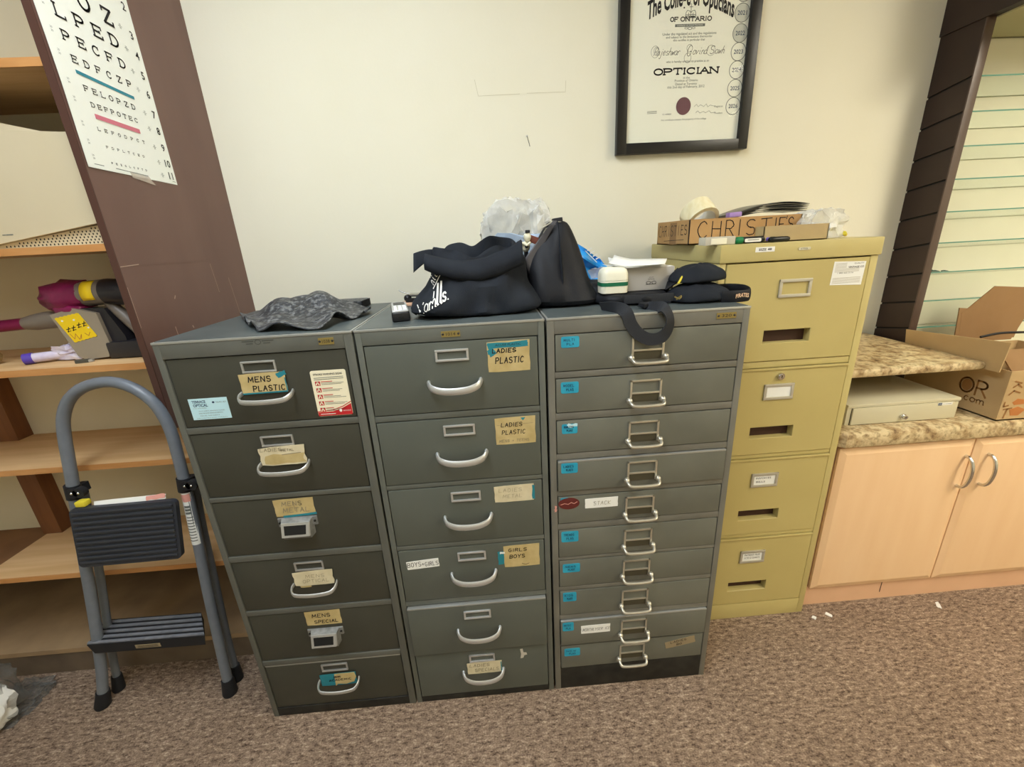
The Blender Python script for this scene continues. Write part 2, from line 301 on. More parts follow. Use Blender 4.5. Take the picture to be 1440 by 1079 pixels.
class MB:
    def __init__(s): s.v = []; s.f = []; s.m = []; s.M = Matrix.Identity(4); s.mi = 0
    def at(s, o=(0, 0, 0), u=(1, 0, 0), v=(0, 1, 0), n=None):
        u = Vector(u).normalized(); v = Vector(v).normalized(); n = Vector(n) if n else u.cross(v)
        s.M = Matrix(((u.x, v.x, n.x, o[0]), (u.y, v.y, n.y, o[1]), (u.z, v.z, n.z, o[2]), (0, 0, 0, 1))); return s
    def front(s, x, y, z): return s.at((x, y, z), (1, 0, 0), (0, 0, 1))          # local: right, up, towards the room
    def add(s, vs, fs, mi=None):
        b = len(s.v); s.v += [tuple(s.M @ Vector(p)) for p in vs]
        s.f += [tuple(b+i for i in f) for f in fs]; s.m += [s.mi if mi is None else mi]*len(fs); return s
    def bx(s, x0, x1, y0, y1, z0, z1, bev=0., mi=None, seg=2):
        bm = bmesh.new(); bmesh.ops.create_cube(bm, size=1)
        for p in bm.verts: p.co = (x0+(p.co.x+.5)*(x1-x0), y0+(p.co.y+.5)*(y1-y0), z0+(p.co.z+.5)*(z1-z0))
        if bev: bmesh.ops.bevel(bm, geom=bm.edges[:], offset=bev, segments=seg, affect='EDGES', profile=.6)
        bm.verts.index_update()
        s.add([p.co[:] for p in bm.verts], [tuple(q.index for q in f.verts) for f in bm.faces], mi); bm.free(); return s
    def prism(s, poly, z0, z1, mi=None):
        n = len(poly)
        vs = [(x, y, z0) for x, y in poly]+[(x, y, z1) for x, y in poly]
        fs = [tuple(range(n-1, -1, -1)), tuple(range(n, 2*n))]+[(i, (i+1) % n, n+(i+1) % n, n+i) for i in range(n)]
        return s.add(vs, fs, mi)
    def rect(s, cx, cy, w, h, z, mi=None, a=0.):
        c, q = math.cos(math.radians(a)), math.sin(math.radians(a))
        return s.add([(cx+c*dx-q*dy, cy+q*dx+c*dy, z) for dx, dy in ((-w/2, -h/2), (w/2, -h/2), (w/2, h/2), (-w/2, h/2))], [(0, 1, 2, 3)], mi)
    def plate(s, cx, cy, w, h, z0, z1, mi=None, a=0., jag=0.):
        c, q = math.cos(math.radians(a)), math.sin(math.radians(a))
        pts = [(-w/2, -h/2), (w/2, -h/2), (w/2, h/2), (-w/2, h/2)]
        if jag:
            r = random.Random(int((cx+cy)*1e4)); out = []
            for i in range(4):
                (ax, ay), (bx_, by) = pts[i], pts[(i+1) % 4]
                for t in (0, .25, .5, .75): out.append((ax+(bx_-ax)*t+r.uniform(-jag, jag), ay+(by-ay)*t+r.uniform(-jag, jag)))
            pts = out
        return s.prism([(cx+c*x-q*y, cy+q*x+c*y) for x, y in pts], z0, z1, mi)
    def disc(s, cx, cy, rx, ry, z0, z1, mi=None, n=28):
        return s.prism([(cx+rx*math.cos(2*PI*i/n), cy+ry*math.sin(2*PI*i/n)) for i in range(n)], z0, z1, mi)
    def ring(s, cx, cy, rx, ry, w, z, mi=None, n=28):
        vs = []; fs = []
        for i in range(n):
            a = 2*PI*i/n
            vs += [(cx+rx*math.cos(a), cy+ry*math.sin(a), z), (cx+(rx-w)*math.cos(a), cy+(ry-w)*math.sin(a), z)]
            j = (i+1) % n; fs.append((2*i, 2*j, 2*j+1, 2*i+1))
        return s.add(vs, fs, mi)
    def tube(s, pts, r, seg=12, mi=None, ry=None, up=None, cap=True, closed=False):
        P = [Vector(p) for p in pts]; n = len(P); vs = []; fs = []
        R_ = r if isinstance(r, (list, tuple)) else [r]*n
        prev = None
        for i in range(n):
            if closed: t = (P[(i+1) % n]-P[i-1])
            else: t = (P[min(i+1, n-1)]-P[max(i-1, 0)])
            t.normalize()
            if up is not None: a = t.cross(Vector(up)); a.normalize()
            else:
                if prev is None: a = t.orthogonal().normalized()
                else: a = (prev-t*prev.dot(t)).normalized()
            prev = a; b = t.cross(a)
            for k in range(seg):
                th = 2*PI*(k+.5)/seg
                vs.append(P[i]+a*math.cos(th)*R_[i]+b*math.sin(th)*(R_[i] if ry is None else ry))
        m = n if closed else n-1
        for i in range(m):
            j = (i+1) % n
            for k in range(seg): fs.append((i*seg+k, i*seg+(k+1) % seg, j*seg+(k+1) % seg, j*seg+k))
        if cap and not closed:
            fs.append(tuple(range(seg-1, -1, -1))); fs.append(tuple((n-1)*seg+k for k in range(seg)))
        return s.add([tuple(v) for v in vs], fs, mi)
    def cyl(s, a, b, r, seg=20, mi=None, r2=None): return s.tube([a, b], [r, r if r2 is None else r2], seg, mi)
    def rings(s, loops, mi=None, capa=True, capb=True):
        n = len(loops[0]); vs = [p for L in loops for p in L]; fs = []
        for i in range(len(loops)-1):
            for k in range(n): fs.append((i*n+k, i*n+(k+1) % n, (i+1)*n+(k+1) % n, (i+1)*n+k))
        if capa: fs.append(tuple(range(n-1, -1, -1)))
        if capb: fs.append(tuple((len(loops)-1)*n+k for k in range(n)))
        return s.add(vs, fs, mi)
    def sphere(s, c, rx, ry=None, rz=None, nu=16, nv=10, mi=None, ns=0., nsc=20.):
        ry = ry or rx; rz = rz or rx; L = []
        for j in range(1, nv):
            ph = -PI/2+PI*j/nv; ring_ = []
            for i in range(nu):
                th = 2*PI*i/nu; d = Vector((math.cos(ph)*math.cos(th), math.cos(ph)*math.sin(th), math.sin(ph)))
                k = 1+ns*noise.noise(Vector((c[0]*7+d.x*nsc*.1, c[1]*7+d.y*nsc*.1, c[2]*7+d.z*nsc*.1)))
                ring_.append((c[0]+rx*d.x*k, c[1]+ry*d.y*k, c[2]+rz*d.z*k))
            L.append(ring_)
        return s.rings(L, mi)
    def grid(s, nu, nv, fn, mi=None):
        vs = [fn(i/nu, j/nv) for j in range(nv+1) for i in range(nu+1)]
        fs = [(j*(nu+1)+i, j*(nu+1)+i+1, (j+1)*(nu+1)+i+1, (j+1)*(nu+1)+i) for j in range(nv) for i in range(nu)]
        return s.add(vs, fs, mi)
    def line(s, pts, w, z, mi=None):
        for (x0, y0), (x1, y1) in zip(pts[:-1], pts[1:]):
            dx, dy = x1-x0, y1-y0; L = math.hypot(dx, dy)
            if L < 1e-7: continue
            nx, ny = -dy/L*w/2, dx/L*w/2; ex, ey = dx/L*w*.35, dy/L*w*.35
            s.add([(x0-ex-nx, y0-ey-ny, z), (x1+ex-nx, y1+ey-ny, z), (x1+ex+nx, y1+ey+ny, z), (x0-ex+nx, y0-ey+ny, z)], [(0, 1, 2, 3)], mi)
        return s
    def glyph(s, ch, x, y, w, h, t, z, mi=None, serif=0., slant=0., jit=0., rot=0.):
        c, q = math.cos(math.radians(rot)), math.sin(math.radians(rot))
        r = random.Random(int(x*9e4)+int(y*7e4)+ord(ch))
        def tr(px, py):
            X = px*w+slant*py*h+(r.uniform(-jit, jit) if jit else 0)*w; Y = py*h+(r.uniform(-jit, jit) if jit else 0)*h
            return (x+c*X-q*Y, y+q*X+c*Y)
        for st in F.get(ch, []): s.line([tr(*p) for p in st], t, z, mi)
        if serif:
            sf = serif*(2.6 if ch == 'I' and w < h*.6 else 1)
            for px, py in SERIF.get(ch, []): s.line([tr(px-sf, py), tr(px+sf, py)], t*.85, z, mi)
            if ch in 'EFZTL':
                for px, py, d in {'E': [(1, 1, -1), (1, 0, 1)], 'F': [(1, 1, -1)], 'Z': [(.05, 1, -1), (.95, 0, 1)], 'T': [(0, 1, -1), (1, 1, -1)], 'L': [(.95, 0, 1)]}[ch]:
                    s.line([tr(px, py), tr(px, py+d*.22)], t*.85, z, mi)
            if ch in 'EF': s.line([tr(.75, .42), tr(.75, .62)], t*.85, z, mi)
            if ch == 'C': s.line([tr(.88, .98), tr(.88, .7)], t*.85, z, mi)
        return s
    def word(s, txt, x, y, w, h, t, z, mi=None, gap=.35, rot=0., **k):
        wt = [{'I': .3, "'": .3, '.': .3, ' ': .6, 'M': 1.2, 'W': 1.2}.get(ch, 1.) for ch in txt]
        u = w/(sum(wt)+gap/(1-gap)*(len(txt)-1)); gp = u*gap/(1-gap); px = 0
        c, q = math.cos(math.radians(rot)), math.sin(math.radians(rot))
        for ch, f_ in zip(txt, wt):
            if ch != ' ': s.glyph(ch, x+c*px, y+q*px, u*f_, h, t, z, mi, rot=rot, **k)
            px += u*f_+gp
        return s
    def text(s, txt, cx, cy, w, h, z, mi=None, bold=0., fn=None, rot=0.):
        v, f = text_polys(txt, bold)
        if not v: return s
        x0 = min(p[0] for p in v); x1 = max(p[0] for p in v); y0 = min(p[1] for p in v); y1 = max(p[1] for p in v)
        sx = w/(x1-x0) if w else None; sy = h/(y1-y0) if h else None
        sx = sx or sy; sy = sy or sx
        c, q = math.cos(math.radians(rot)), math.sin(math.radians(rot)); out = []
        for p in v:
            X = (p[0]-(x0+x1)/2)*sx; Y = (p[1]-(y0+y1)/2)*sy
            if fn: X, Y = fn(X, Y)
            out.append((cx+c*X-q*Y, cy+q*X+c*Y, z))
        return s.add(out, f, mi)

def link(name, mb, mats, parent=None, smooth=True, angle=35, solid=0., sub=0, loc=None):
    off = Vector((0, 0, 0))
    if parent is not None:
        p = parent
        while p is not None: off += Vector(p.location); p = p.parent
    if loc is not None: off = off+Vector(loc) if parent is not None else Vector(loc)
    me = bpy.data.meshes.new(name)
    me.from_pydata([tuple(Vector(v)-off) for v in mb.v], [], mb.f); me.update()
    mats = mats if isinstance(mats, (list, tuple)) else [mats]
    for m in mats: me.materials.append(m)
    me.polygons.foreach_set('material_index', mb.m)
    bm = bmesh.new(); bm.from_mesh(me); bmesh.ops.recalc_face_normals(bm, faces=bm.faces[:]); bm.to_mesh(me); bm.free()
    if smooth:
        me.polygons.foreach_set('use_smooth', [True]*len(me.polygons)); me.set_sharp_from_angle(angle=math.radians(angle))
    o = bpy.data.objects.new(name, me); COL.objects.link(o)
    if parent is not None:
        o.parent = parent
        if loc is not None: o.location = loc
    elif loc is not None: o.location = loc
    if solid:
        md = o.modifiers.new('thickness', 'SOLIDIFY'); md.thickness = solid; md.offset = 0
    if sub:
        md = o.modifiers.new('smooth', 'SUBSURF'); md.levels = sub; md.render_levels = sub
    return o

def tag(o, label, cat, group=None):
    o['label'] = label; o['category'] = cat
    if group: o['group'] = group
    return o
def thing(name, label, cat, loc, group=None):
    o = bpy.data.objects.new(name, None); COL.objects.link(o); o.location = loc; o.empty_display_size = .05
    return tag(o, label, cat, group)
def struct(name, mb, m, **k):
    o = link(name, mb, m, **k); o['kind'] = 'structure'; return o
def copy_tree(o, parent=None, loc=None):
    c = o.copy(); COL.objects.link(c)
    if parent is not None: c.parent = parent
    if loc is not None: c.location = loc
    for ch in [k for k in bpy.data.objects if k.parent == o]: copy_tree(ch, c)
    return c
def nz(p, s=1.): return noise.noise(Vector(p)*s)

def crumple(mb, c, rx, ry, rz, seed, amp=.25, sc=3.2, n=44, m=24, mi=None, flat=None):
    L = []
    for j in range(1, m):
        p_ = -PI/2+PI*j/m; r = []
        for i in range(n):
            th = 2*PI*i/n; d = Vector((math.cos(p_)*math.cos(th), math.cos(p_)*math.sin(th), math.sin(p_)))
            k = 1+amp*(nz((d.x*sc+seed, d.y*sc, d.z*sc))+.6*abs(nz((d.x*sc*2.3, d.y*sc*2.3+seed, d.z*sc*2.3))))
            q = (abs(d.x)**3+abs(d.z)**3)**(-1/3.)*.92 if abs(d.y) < .9 else 1
            x, y, z = c[0]+rx*d.x*k*q, c[1]+ry*d.y*k, c[2]+rz*d.z*k*q
            if flat is not None: z = max(flat, z)
            r.append((x, y, z))
        L.append(r)
    return mb.rings(L, mi)

# ================================================================== THE ROOM
struct('floor', MB().bx(-3.2, 3.2, -4.2, .12, -.05, 0), M['carpet'], smooth=False)
struct('ceiling', MB().bx(-3.2, 3.2, -4.2, .12, 2.6, 2.65), M['ceil'], smooth=False)
w = MB().bx(-1.309, 1.2195, 0, .12, 0, 2.6)
w.at((0, 0, 0), (1, 0, 0), (0, 0, 1))
w.line([(-.411, 1.872), (-.402, 1.825), (-.262, 1.8265)], .0012, .0006, 1); w.line([(-.238, 1.8275), (-.107, 1.827), (-.105, 1.86)], .001, .0006, 1)
struct('wall_back', w, [M['wall'], mat('faint_pencil_line', (196, 190, 160), .8)], smooth=False)
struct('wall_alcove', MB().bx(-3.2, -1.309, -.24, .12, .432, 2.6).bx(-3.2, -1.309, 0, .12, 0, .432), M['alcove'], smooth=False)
struct('wall_left', MB().bx(-3.3, -3.2, -4.2, .12, 0, 2.6), M['wall'], smooth=False)
struct('wall_right', MB().bx(3.2, 3.3, -4.2, .12, 0, 2.6), M['wall'], smooth=False)
struct('wall_front', MB().bx(-3.3, 3.3, -4.3, -4.2, 0, 2.6), M['wall'], smooth=False)

# slatted display wall with its brown end board and canopy
GZ = [1.786, 1.686, 1.584, 1.482, 1.377, 1.272, 1.168, 1.064, .963]
back = [g-.0255 for g in GZ]
sl = MB()
zs = [1.936]+back+[.0]
for i in range(len(zs)-1):
    sl.bx(1.2195, 3.2, -.0, .012, zs[i+1]+(.002 if i < len(zs)-2 else 0), zs[i]-.002)
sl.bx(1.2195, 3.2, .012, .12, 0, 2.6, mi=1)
struct('wall_slatted', sl, [M['slat'], M['soffit']], smooth=False)
tp = MB()
def yz(poly, x0, x1, mi=None):
    tp.at((x0, 0, 0), (0, 1, 0), (0, 0, 1)); tp.prism(poly, 0, x1-x0, mi)
zf = [1.945]+GZ+[.725]; zb = [1.945]+back+[.725]
for i in range(len(zf)-1):
    a, b = (0 if i == 0 else .0035), (0 if i == len(zf)-2 else .0035)
    yz([(-.1405, zf[i+1]+b), (0, zb[i+1]+b), (0, zb[i]-a), (-.1405, zf[i]-a)], 1.191, 1.2195)
yz([(-.1405, .725), (0, .725), (0, 1.94), (-.1405, 1.94)], 1.196, 1.2195, 1)
struct('trim_1', tp, [M['darkbrown'], M['gap']], angle=20)
struct('trim_2', MB().bx(1.1905, 1.22, -.1455, -.1405, .725, 1.943, .001), M['darkstrip'])
hd = MB().bx(1.185, 1.2195, -.30, 0, 1.943, 2.6)
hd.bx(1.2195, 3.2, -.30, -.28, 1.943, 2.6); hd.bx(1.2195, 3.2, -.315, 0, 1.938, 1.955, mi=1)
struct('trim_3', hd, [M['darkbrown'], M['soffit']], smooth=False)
ORD = ['topmost', 'second from the top', 'third from the top', 'fourth from the top', 'fifth from the top', 'sixth from the top',
       'seventh from the top', 'second from the bottom', 'lowest']
for i, g in enumerate(GZ):
    mb = MB().at((1.2215, 0, 0), (0, 1, 0), (0, 0, 1))
    mb.prism([(-.1435, g-.002), (-.001, g-.0275), (-.001, g-.0235), (-.1435, g+.002)], 0, 1.3)
    mb.prism([(-.1441, g-.002), (-.1435, g-.002), (-.1435, g+.002), (-.1441, g+.002)], 0, 1.3, 1)
    o = link('glass_shelf', mb, [M['shelfglass'], M['glassedge']], smooth=False)
    tag(o, 'tilted green-edged glass shelf in the slatted wall, %s of nine' % ORD[i], 'glass shelf', 'glass display shelves')
mb = MB()
for k, (x, dx, h, y) in enumerate([(1.2245, .03, .012, -.125), (1.25, .034, .007, -.118), (1.236, .02, .016, -.11), (1.285, .03, .005, -.12)]):
    zz = 1.168-(.1435+y)*.179+.004
    mb.at((x, y, zz), (1, 0, 0), (0, .1, 1)); mb.prism([(0, 0), (dx, 0), (dx*.7, h*.5), (dx*.25, h), (0, h*.8)], 0, .004)
tag(link('glass_fragments', mb, mat('dark_green_glass_shard', (14, 62, 54), .1, spec=.8)), 'dark green broken glass splinters lying on a glass shelf beside the brown end board', 'broken glass')

# lamps
LP = mat('lamp_diffuser', (255, 252, 244), .6)
def lamp(x, y, lab, rgb, power, sx=.6, sy=1.2):
    t = thing('ceiling_light', lab, 'ceiling light', (x, y, 2.6), 'ceiling lights')
    f = MB().bx(x-sx/2-.03, x+sx/2+.03, y-sy/2-.03, y+sy/2+.03, 2.585, 2.6)
    link('housing', f, M['lampframe'], t, smooth=False)
    link('diffuser', MB().bx(x-sx/2, x+sx/2, y-sy/2, y+sy/2, 2.578, 2.586), emis('lit_diffuser', rgb, power), t, smooth=False)
lamp(-.85, -1.42, 'white ceiling light panel over the grey filing cabinets', (236, 246, 255), 17, .6, 1.2)
lamp(2.02, -1.8, 'warm ceiling light panel over the base cabinet', (255, 246, 225), 25)
lamp(-1.2, -3.0, 'white ceiling light panel behind the camera, left one', (238, 247, 255), 5.5)
lamp(2.75, -3.2, 'warm ceiling light panel behind the camera, right one', (255, 246, 226), 11)

# ================================================================== SHELVING ON THE LEFT
sh = thing('shelving_unit', 'orange wooden shelving with a tall brown side panel beside the grey cabinets', 'shelving', (-1.9, -.36, 0))
pn = MB(); PX = -1.2936
pn.bx(PX-.0155, PX, -.55, 0, .919, 1.3475); pn.bx(PX-.0155, PX, -.55, 0, 1.3487, 2.59); pn.bx(PX-.015, PX-.0006, -.549, 0, 1.34, 1.36)
pn.bx(PX-.0165, PX+.0002, -.552, -.5495, .919, 2.59, mi=1)
pn.at((PX, 0, 0), (0, 1, 0), (0, 0, 1)); pn.mi = 2
for pts, wd in [([(-.43, 1.18), (-.428, 1.135)], .0025), ([(-.40, 1.255), (-.395, 1.262)], .003), ([(-.36, 1.17), (-.358, 1.165)], .004), ([(-.20, 1.34), (-.19, 1.25)], .0012),
                ([(-.548, 1.349), (-.49, 1.352)], .002), ([(-.548, 1.3), (-.547, 1.2)], .0012), ([(-.12, 1.29), (-.1, 1.13)], .0012)]: pn.line(pts, wd, .0004)
link('side_panel', pn, [M['brown'], M['brown_edge'], mat('pale_scratch', (176, 150, 134), .7)], sh, smooth=False)
def shelf(x0, x1, y0, z0, z1, m=None, e=None):
    mb = MB().bx(x0, x1, y0+.004, -.2405, z0, z1); mb.bx(x0, x1, y0, y0+.004, z0, z1, mi=1)
    link('shelf', mb, [m or M['wood'], e or M['woodedge']], sh, smooth=False)
shelf(-3.195, -1.3095, -.55, 1.758, 1.7745)
shelf(-3.195, -1.3095, -.55, 1.387, 1.4035)
shelf(-3.195, -1.3095, -.55, 1.094, 1.111)
shelf(-3.195, -1.18, -.518, .7995, .8155)
shelf(-2.052, -1.18, -.518, .4335, .449)
shelf(-3.195, -2.0535, -.518, .43, .4465, mat('dark_shelf_board', (140, 100, 66), .65, rgb2=(120, 84, 54), scale=8))
mb = MB().bx(-3.195, -1.18, -.475, -.004, .088, .106); link('bottom_board', mb, M['oldshelf'], sh, smooth=False)
mb = MB().bx(-3.195, -1.18, -.472, -.452, .0, .088); link('kick_board', mb, M['plinth'], sh, smooth=False)
link('back_board', MB().bx(-3.195, -1.18, -.03, -.006, .1062, .43), M['darkwood'], sh, smooth=False)
for z0, z1 in ((.449, .7995), (.8155, 1.094)):
    link('upright', MB().bx(-2.062, -2.0, -.29, -.2405, z0, z1), M['upright'], sh, smooth=False)

# eye chart on the brown panel (reads along +y)
ec = thing('eye_chart', 'white eye test chart with letter rows taped to the brown panel', 'eye chart', (PX, -.4, 1.566))
ch = MB().at((PX, 0, 0), (0, 1, 0), (0, 0, 1))
nU, nV = 6, 14
def chfn(u, v):
    y = -.5455+.292*u; z = 1.5675+(.575*v) - .0045*u*(1-v)
    curl = .004*(1-u)**3*max(0, 1-abs(v-.3)*2.2)
    return (y, z, .0012+curl)
ch.grid(nU, nV, chfn)
ch.grid(nU, nV, lambda u, v: (chfn(u, v)[0], chfn(u, v)[1], chfn(u, v)[2]-.0008))
def chz(y, z=1.74): return .0019+.004*(1-(y+.5455)/.292)**3*max(0, 1-abs((z-1.5675)/.575-.3)*2.2)
rows = [('FP', 2.012, .05, -.455, -.352, .05), ('TOZ', 1.927, .031, -.474, -.343, .029), ('LPED', 1.8775, .0235, -.487, -.344, .0235), ('PECFD', 1.8315, .0178, -.492, -.339, .0175),
        ('EDFCZP', 1.7895, .0132, -.489, -.335, .013), ('FELOPZD', 1.736, .0106, -.483, -.344, .0108), ('DEFPOTEC', 1.705, .009, -.478, -.348, .0094),
        ('LEFODPCT', 1.6555, .0066, -.482, -.344, .007), ('FDPLTCEO', 1.6195, .0048, -.474, -.360, .0054), ('PEZOLCFTD', 1.5855, .0038, -.474, -.365, .004)]
for txt, z, h, ya, yb, wd in rows:
    for i, c in enumerate(txt):
        y = ya+(yb-ya)*i/(len(txt)-1)
        ch.glyph(c, y-wd/2, z-h/2, wd, h, max(h*.18, .0009), chz(y, z), 1, serif=.16)
for k in range(12):
    ya, yb = -.496+.165*k/12, -.496+.165*(k+1)/12; ch.prism([(ya, 1.7615-.0005*k), (yb, 1.761-.0005*k), (yb, 1.768-.0005*k), (ya, 1.7685-.0005*k)], chz(ya, 1.765)-.0004, chz(ya, 1.765)+.0002, 2)
    ya, yb = -.481+.135*k/12, -.481+.135*(k+1)/12; ch.prism([(ya, 1.677-.0002*k), (yb, 1.6768-.0002*k), (yb, 1.6868-.0002*k), (ya, 1.687-.0002*k)], chz(ya, 1.68)-.0004, chz(ya, 1.68)+.0002, 3)
for n_, z in zip(range(2, 12), [1.977, 1.915, 1.871, 1.826, 1.783, 1.735, 1.696, 1.655, 1.615, 1.584]):
    ch.text(str(n_), -.2725, z, None, .0185, .0019, 1, bold=.012)
for z in (1.922, 1.875, 1.826, 1.785, 1.732, 1.695, 1.651, 1.614, 1.582): ch.text('20', -.3065, z+.0035, None, .0042, .002, 4); ch.line([(-.313, z), (-.3, z)], .0007, .002, 4); ch.text('30', -.3065, z-.0035, None, .0042, .002, 4)
for z in (1.877, 1.83, 1.79, 1.738, 1.704, 1.657, 1.621, 1.59): ch.text('20', -.531, z+.003, None, .004, .009, 4); ch.text('30', -.531, z-.0035, None, .004, .009, 4)
ch.line([(-.535, 1.5745), (-.51, 1.574)], .0014, .009, 4); ch.line([(-.47, 1.5745), (-.37, 1.571)], .0016, .005, 4); ch.line([(-.272, 1.57), (-.26, 1.5695)], .0012, .0022, 4)
link('chart_sheet', ch, [M['chartpaper'], M['ink'], M['chartgreen'], M['chartred'], M['inkgrey']], ec, smooth=False)
link('tape', MB().at((PX, 0, 0), (0, 1, 0), (0, 0, 1)).prism([(-.425, 1.575), (-.365, 1.573), (-.345, 1.551), (-.42, 1.561)], .0006, .0022), M['tapeclear'], ec, smooth=False)

# big beige machine on the second shelf
bm_ = thing('beige_machine', 'large beige plastic machine with perforated underside on the shelf above the vacuum', 'machine', (-1.6, -.42, 1.4035))
mb = MB().at((0, -.53, 0), (1, 0, 0), (0, 0, 1))
mb.prism([(-2.1, 1.4045), (-1.58, 1.4125), (-1.318, 1.452), (-1.314, 1.6405), (-1.47, 1.65), (-2.1, 1.69)], -.21, 0)
link('front_cover', mb, M['beige'], bm_, smooth=False)
mb = MB()
mb.rings([[(-2.1, -.5, 1.66), (-1.36, -.5, 1.641), (-1.36, -.3, 1.641), (-2.1, -.3, 1.66)], [(-2.1, -.48, 1.735), (-1.6, -.48, 1.70), (-1.36, -.32, 1.648), (-2.1, -.3, 1.72)]])
link('lid', mb, M['beige'], bm_, smooth=False)
mb = MB().at((0, -.519, 0), (1, 0, 0), (0, 0, 1)); mb.prism([(-2.0, 1.4037), (-1.3225, 1.4037), (-1.3225, 1.449), (-1.6, 1.409)], -.19, 0)
for i in range(26):
    for j in range(6):
        x = -1.56+i*.0092+(j % 2)*.0046; z = 1.4085+j*.0064
        if z < 1.408+(x+1.58)*.148: mb.disc(x, z, .0016, .0024, 0, .0004, 1, 6)
link('perforated_base', mb, [M['beige'], M['gap']], bm_, smooth=False)
link('badge', MB().at((0, -.53, 0), (1, 0, 0), (0, 0, 1)).line([(-1.547, 1.4345), (-1.54, 1.4345)], .002, .0006).line([(-1.538, 1.4345), (-1.524, 1.4345)], .0025, .0006), M['inkgrey'], bm_, smooth=False)

# ------------------------------------------------------------------ cordless vacuum lying on the third shelf
vc = thing('cordless_vacuum', 'magenta and grey cordless stick vacuum with yellow stickers lying on the shelf', 'vacuum cleaner', (-1.5, -.44, 1.111))
mb = MB().cyl((-2.45, -.44, 1.178), (-1.64, -.45, 1.217), .0155); link('wand', mb, M['wand'], vc)
mb = MB().tube([(-1.66, -.45, 1.216), (-1.635, -.45, 1.218), (-1.6, -.45, 1.222), (-1.53, -.45, 1.222)], [.0165, .021, .023, .021], 16); link('coupling', mb, M['vacgrey'], vc)
mb = MB()
L = []
for k, (x, z, r) in enumerate([(-1.588, 1.274, .008), (-1.584, 1.276, .022), (-1.565, 1.279, .034), (-1.535, 1.28, .04), (-1.50, 1.283, .037), (-1.478, 1.285, .033)]):
    L.append([(x+.006*nz((a*1.3, k, 1.)), -.45+r*math.cos(2*PI*a/22)*(1+.3*nz((a*1.7, k*1.3, 3.))), z+r*math.sin(2*PI*a/22)*(1+.3*nz((a*1.7, k*1.3, 3.)))) for a in range(22)])
mb.rings(L); mb.sphere((-1.525, -.455, 1.248), .045, .03, .018, ns=.3)
link('wrapped_motor_head', mb, M['magenta'], vc, angle=60)
mb = MB().tube([(-1.485, -.45, 1.284), (-1.48, -.45, 1.285), (-1.425, -.45, 1.287), (-1.42, -.45, 1.287)], [.03, .0325, .0325, .031], 28); link('motor_casing', mb, M['vacgrey'], vc)
mb = MB().tube([(-1.424, -.45, 1.287), (-1.415, -.45, 1.287), (-1.385, -.45, 1.284), (-1.36, -.45, 1.276)], [.0335, .034, .034, .028], 28); link('filter_cap', mb, M['vacdark'], vc)
mb = MB().at((0, -.45, 0), (1, 0, 0), (0, 0, 1))
mb.prism([(-1.562, 1.238), (-1.50, 1.252), (-1.445, 1.236), (-1.437, 1.15), (-1.452, 1.118), (-1.512, 1.113), (-1.53, 1.125)], -.032, .032)
link('dust_bin', mb, M['vacclear'], vc)
mb = MB().at((0, -.45, 0), (1, 0, 0), (0, 0, 1)); mb.prism([(-1.5, 1.25), (-1.43, 1.247), (-1.40, 1.17), (-1.40, 1.135), (-1.445, 1.13), (-1.44, 1.18)], -.022, .022); link('cyclone_housing', mb, M['vacdark'], vc)
mb = MB().tube([(-1.43, -.45, 1.26), (-1.405, -.45, 1.225), (-1.365, -.45, 1.165), (-1.355, -.45, 1.14)], [.013, .015, .015, .014], 14); link('handle', mb, M['vacgrey'], vc)
mb = MB().bx(-1.45, -1.33, -.485, -.415, 1.112, 1.158, .008); link('battery_pack', mb, M['vacdark'], vc)
mb = MB().at((0, -.4825, 0), (1, 0, 0), (0, 0, 1))
pts = [(-1.552, 1.228), (-1.488, 1.239), (-1.462, 1.177), (-1.525, 1.163)]; jag = []
for i in range(4):
    a, b = pts[i], pts[(i+1) % 4]
    for k in range(12):
        t = k/12; o_ = .0016 if (k % 2 and i in (0, 2)) else 0
        jag.append((a[0]+(b[0]-a[0])*t, a[1]+(b[1]-a[1])*t+(o_ if i == 0 else -o_)))
mb.prism(jag[::-1], 0, .0008)
for px, pz in ((-1.527, 1.197), (-1.513, 1.200), (-1.497, 1.207), (-1.483, 1.210)):
    mb.line([(px-.005, pz+.001), (px+.005, pz+.003)], .0022, .0012, 1); mb.line([(px-.003, pz-.006), (px+.002, pz+.007)], .002, .0012, 1); mb.line([(px-.004, pz-.005), (px+.005, pz-.003)], .0016, .0012, 1)
mb.line([(-1.528, 1.186), (-1.52, 1.172), (-1.514, 1.186), (-1.508, 1.17), (-1.5, 1.183), (-1.503, 1.172)], .0014, .0012, 2); mb.line([(-1.49, 1.186), (-1.482, 1.179), (-1.476, 1.188)], .0014, .0012, 2)
for q_ in ((-1.535, 1.221), (-1.505, 1.222), (-1.476, 1.2)): mb.disc(*q_, .0028, .0024, .0009, .0012, 3, 8)
link('sticker', mb, [M['stickyellow'], M['ink'], M['orange'], M['inkwhite']], vc, smooth=False)['label'] = 'torn yellow sticker with black marks'
mb = MB()
mb.rings([[(-1.468, -.45+.0332*math.cos(a), 1.286+.0332*math.sin(a)) for a in [PI*.62+PI*.55*k/8 for k in range(9)]], [(-1.437, -.45+.0332*math.cos(a), 1.287+.0332*math.sin(a)) for a in [PI*.62+PI*.55*k/8 for k in range(9)]]], capa=False, capb=False)
mb.f = [f for f in mb.f if True][:8]; mb.m = mb.m[:8]
link('casing_sticker', mb, M['stickyellow'], vc, solid=.0006)

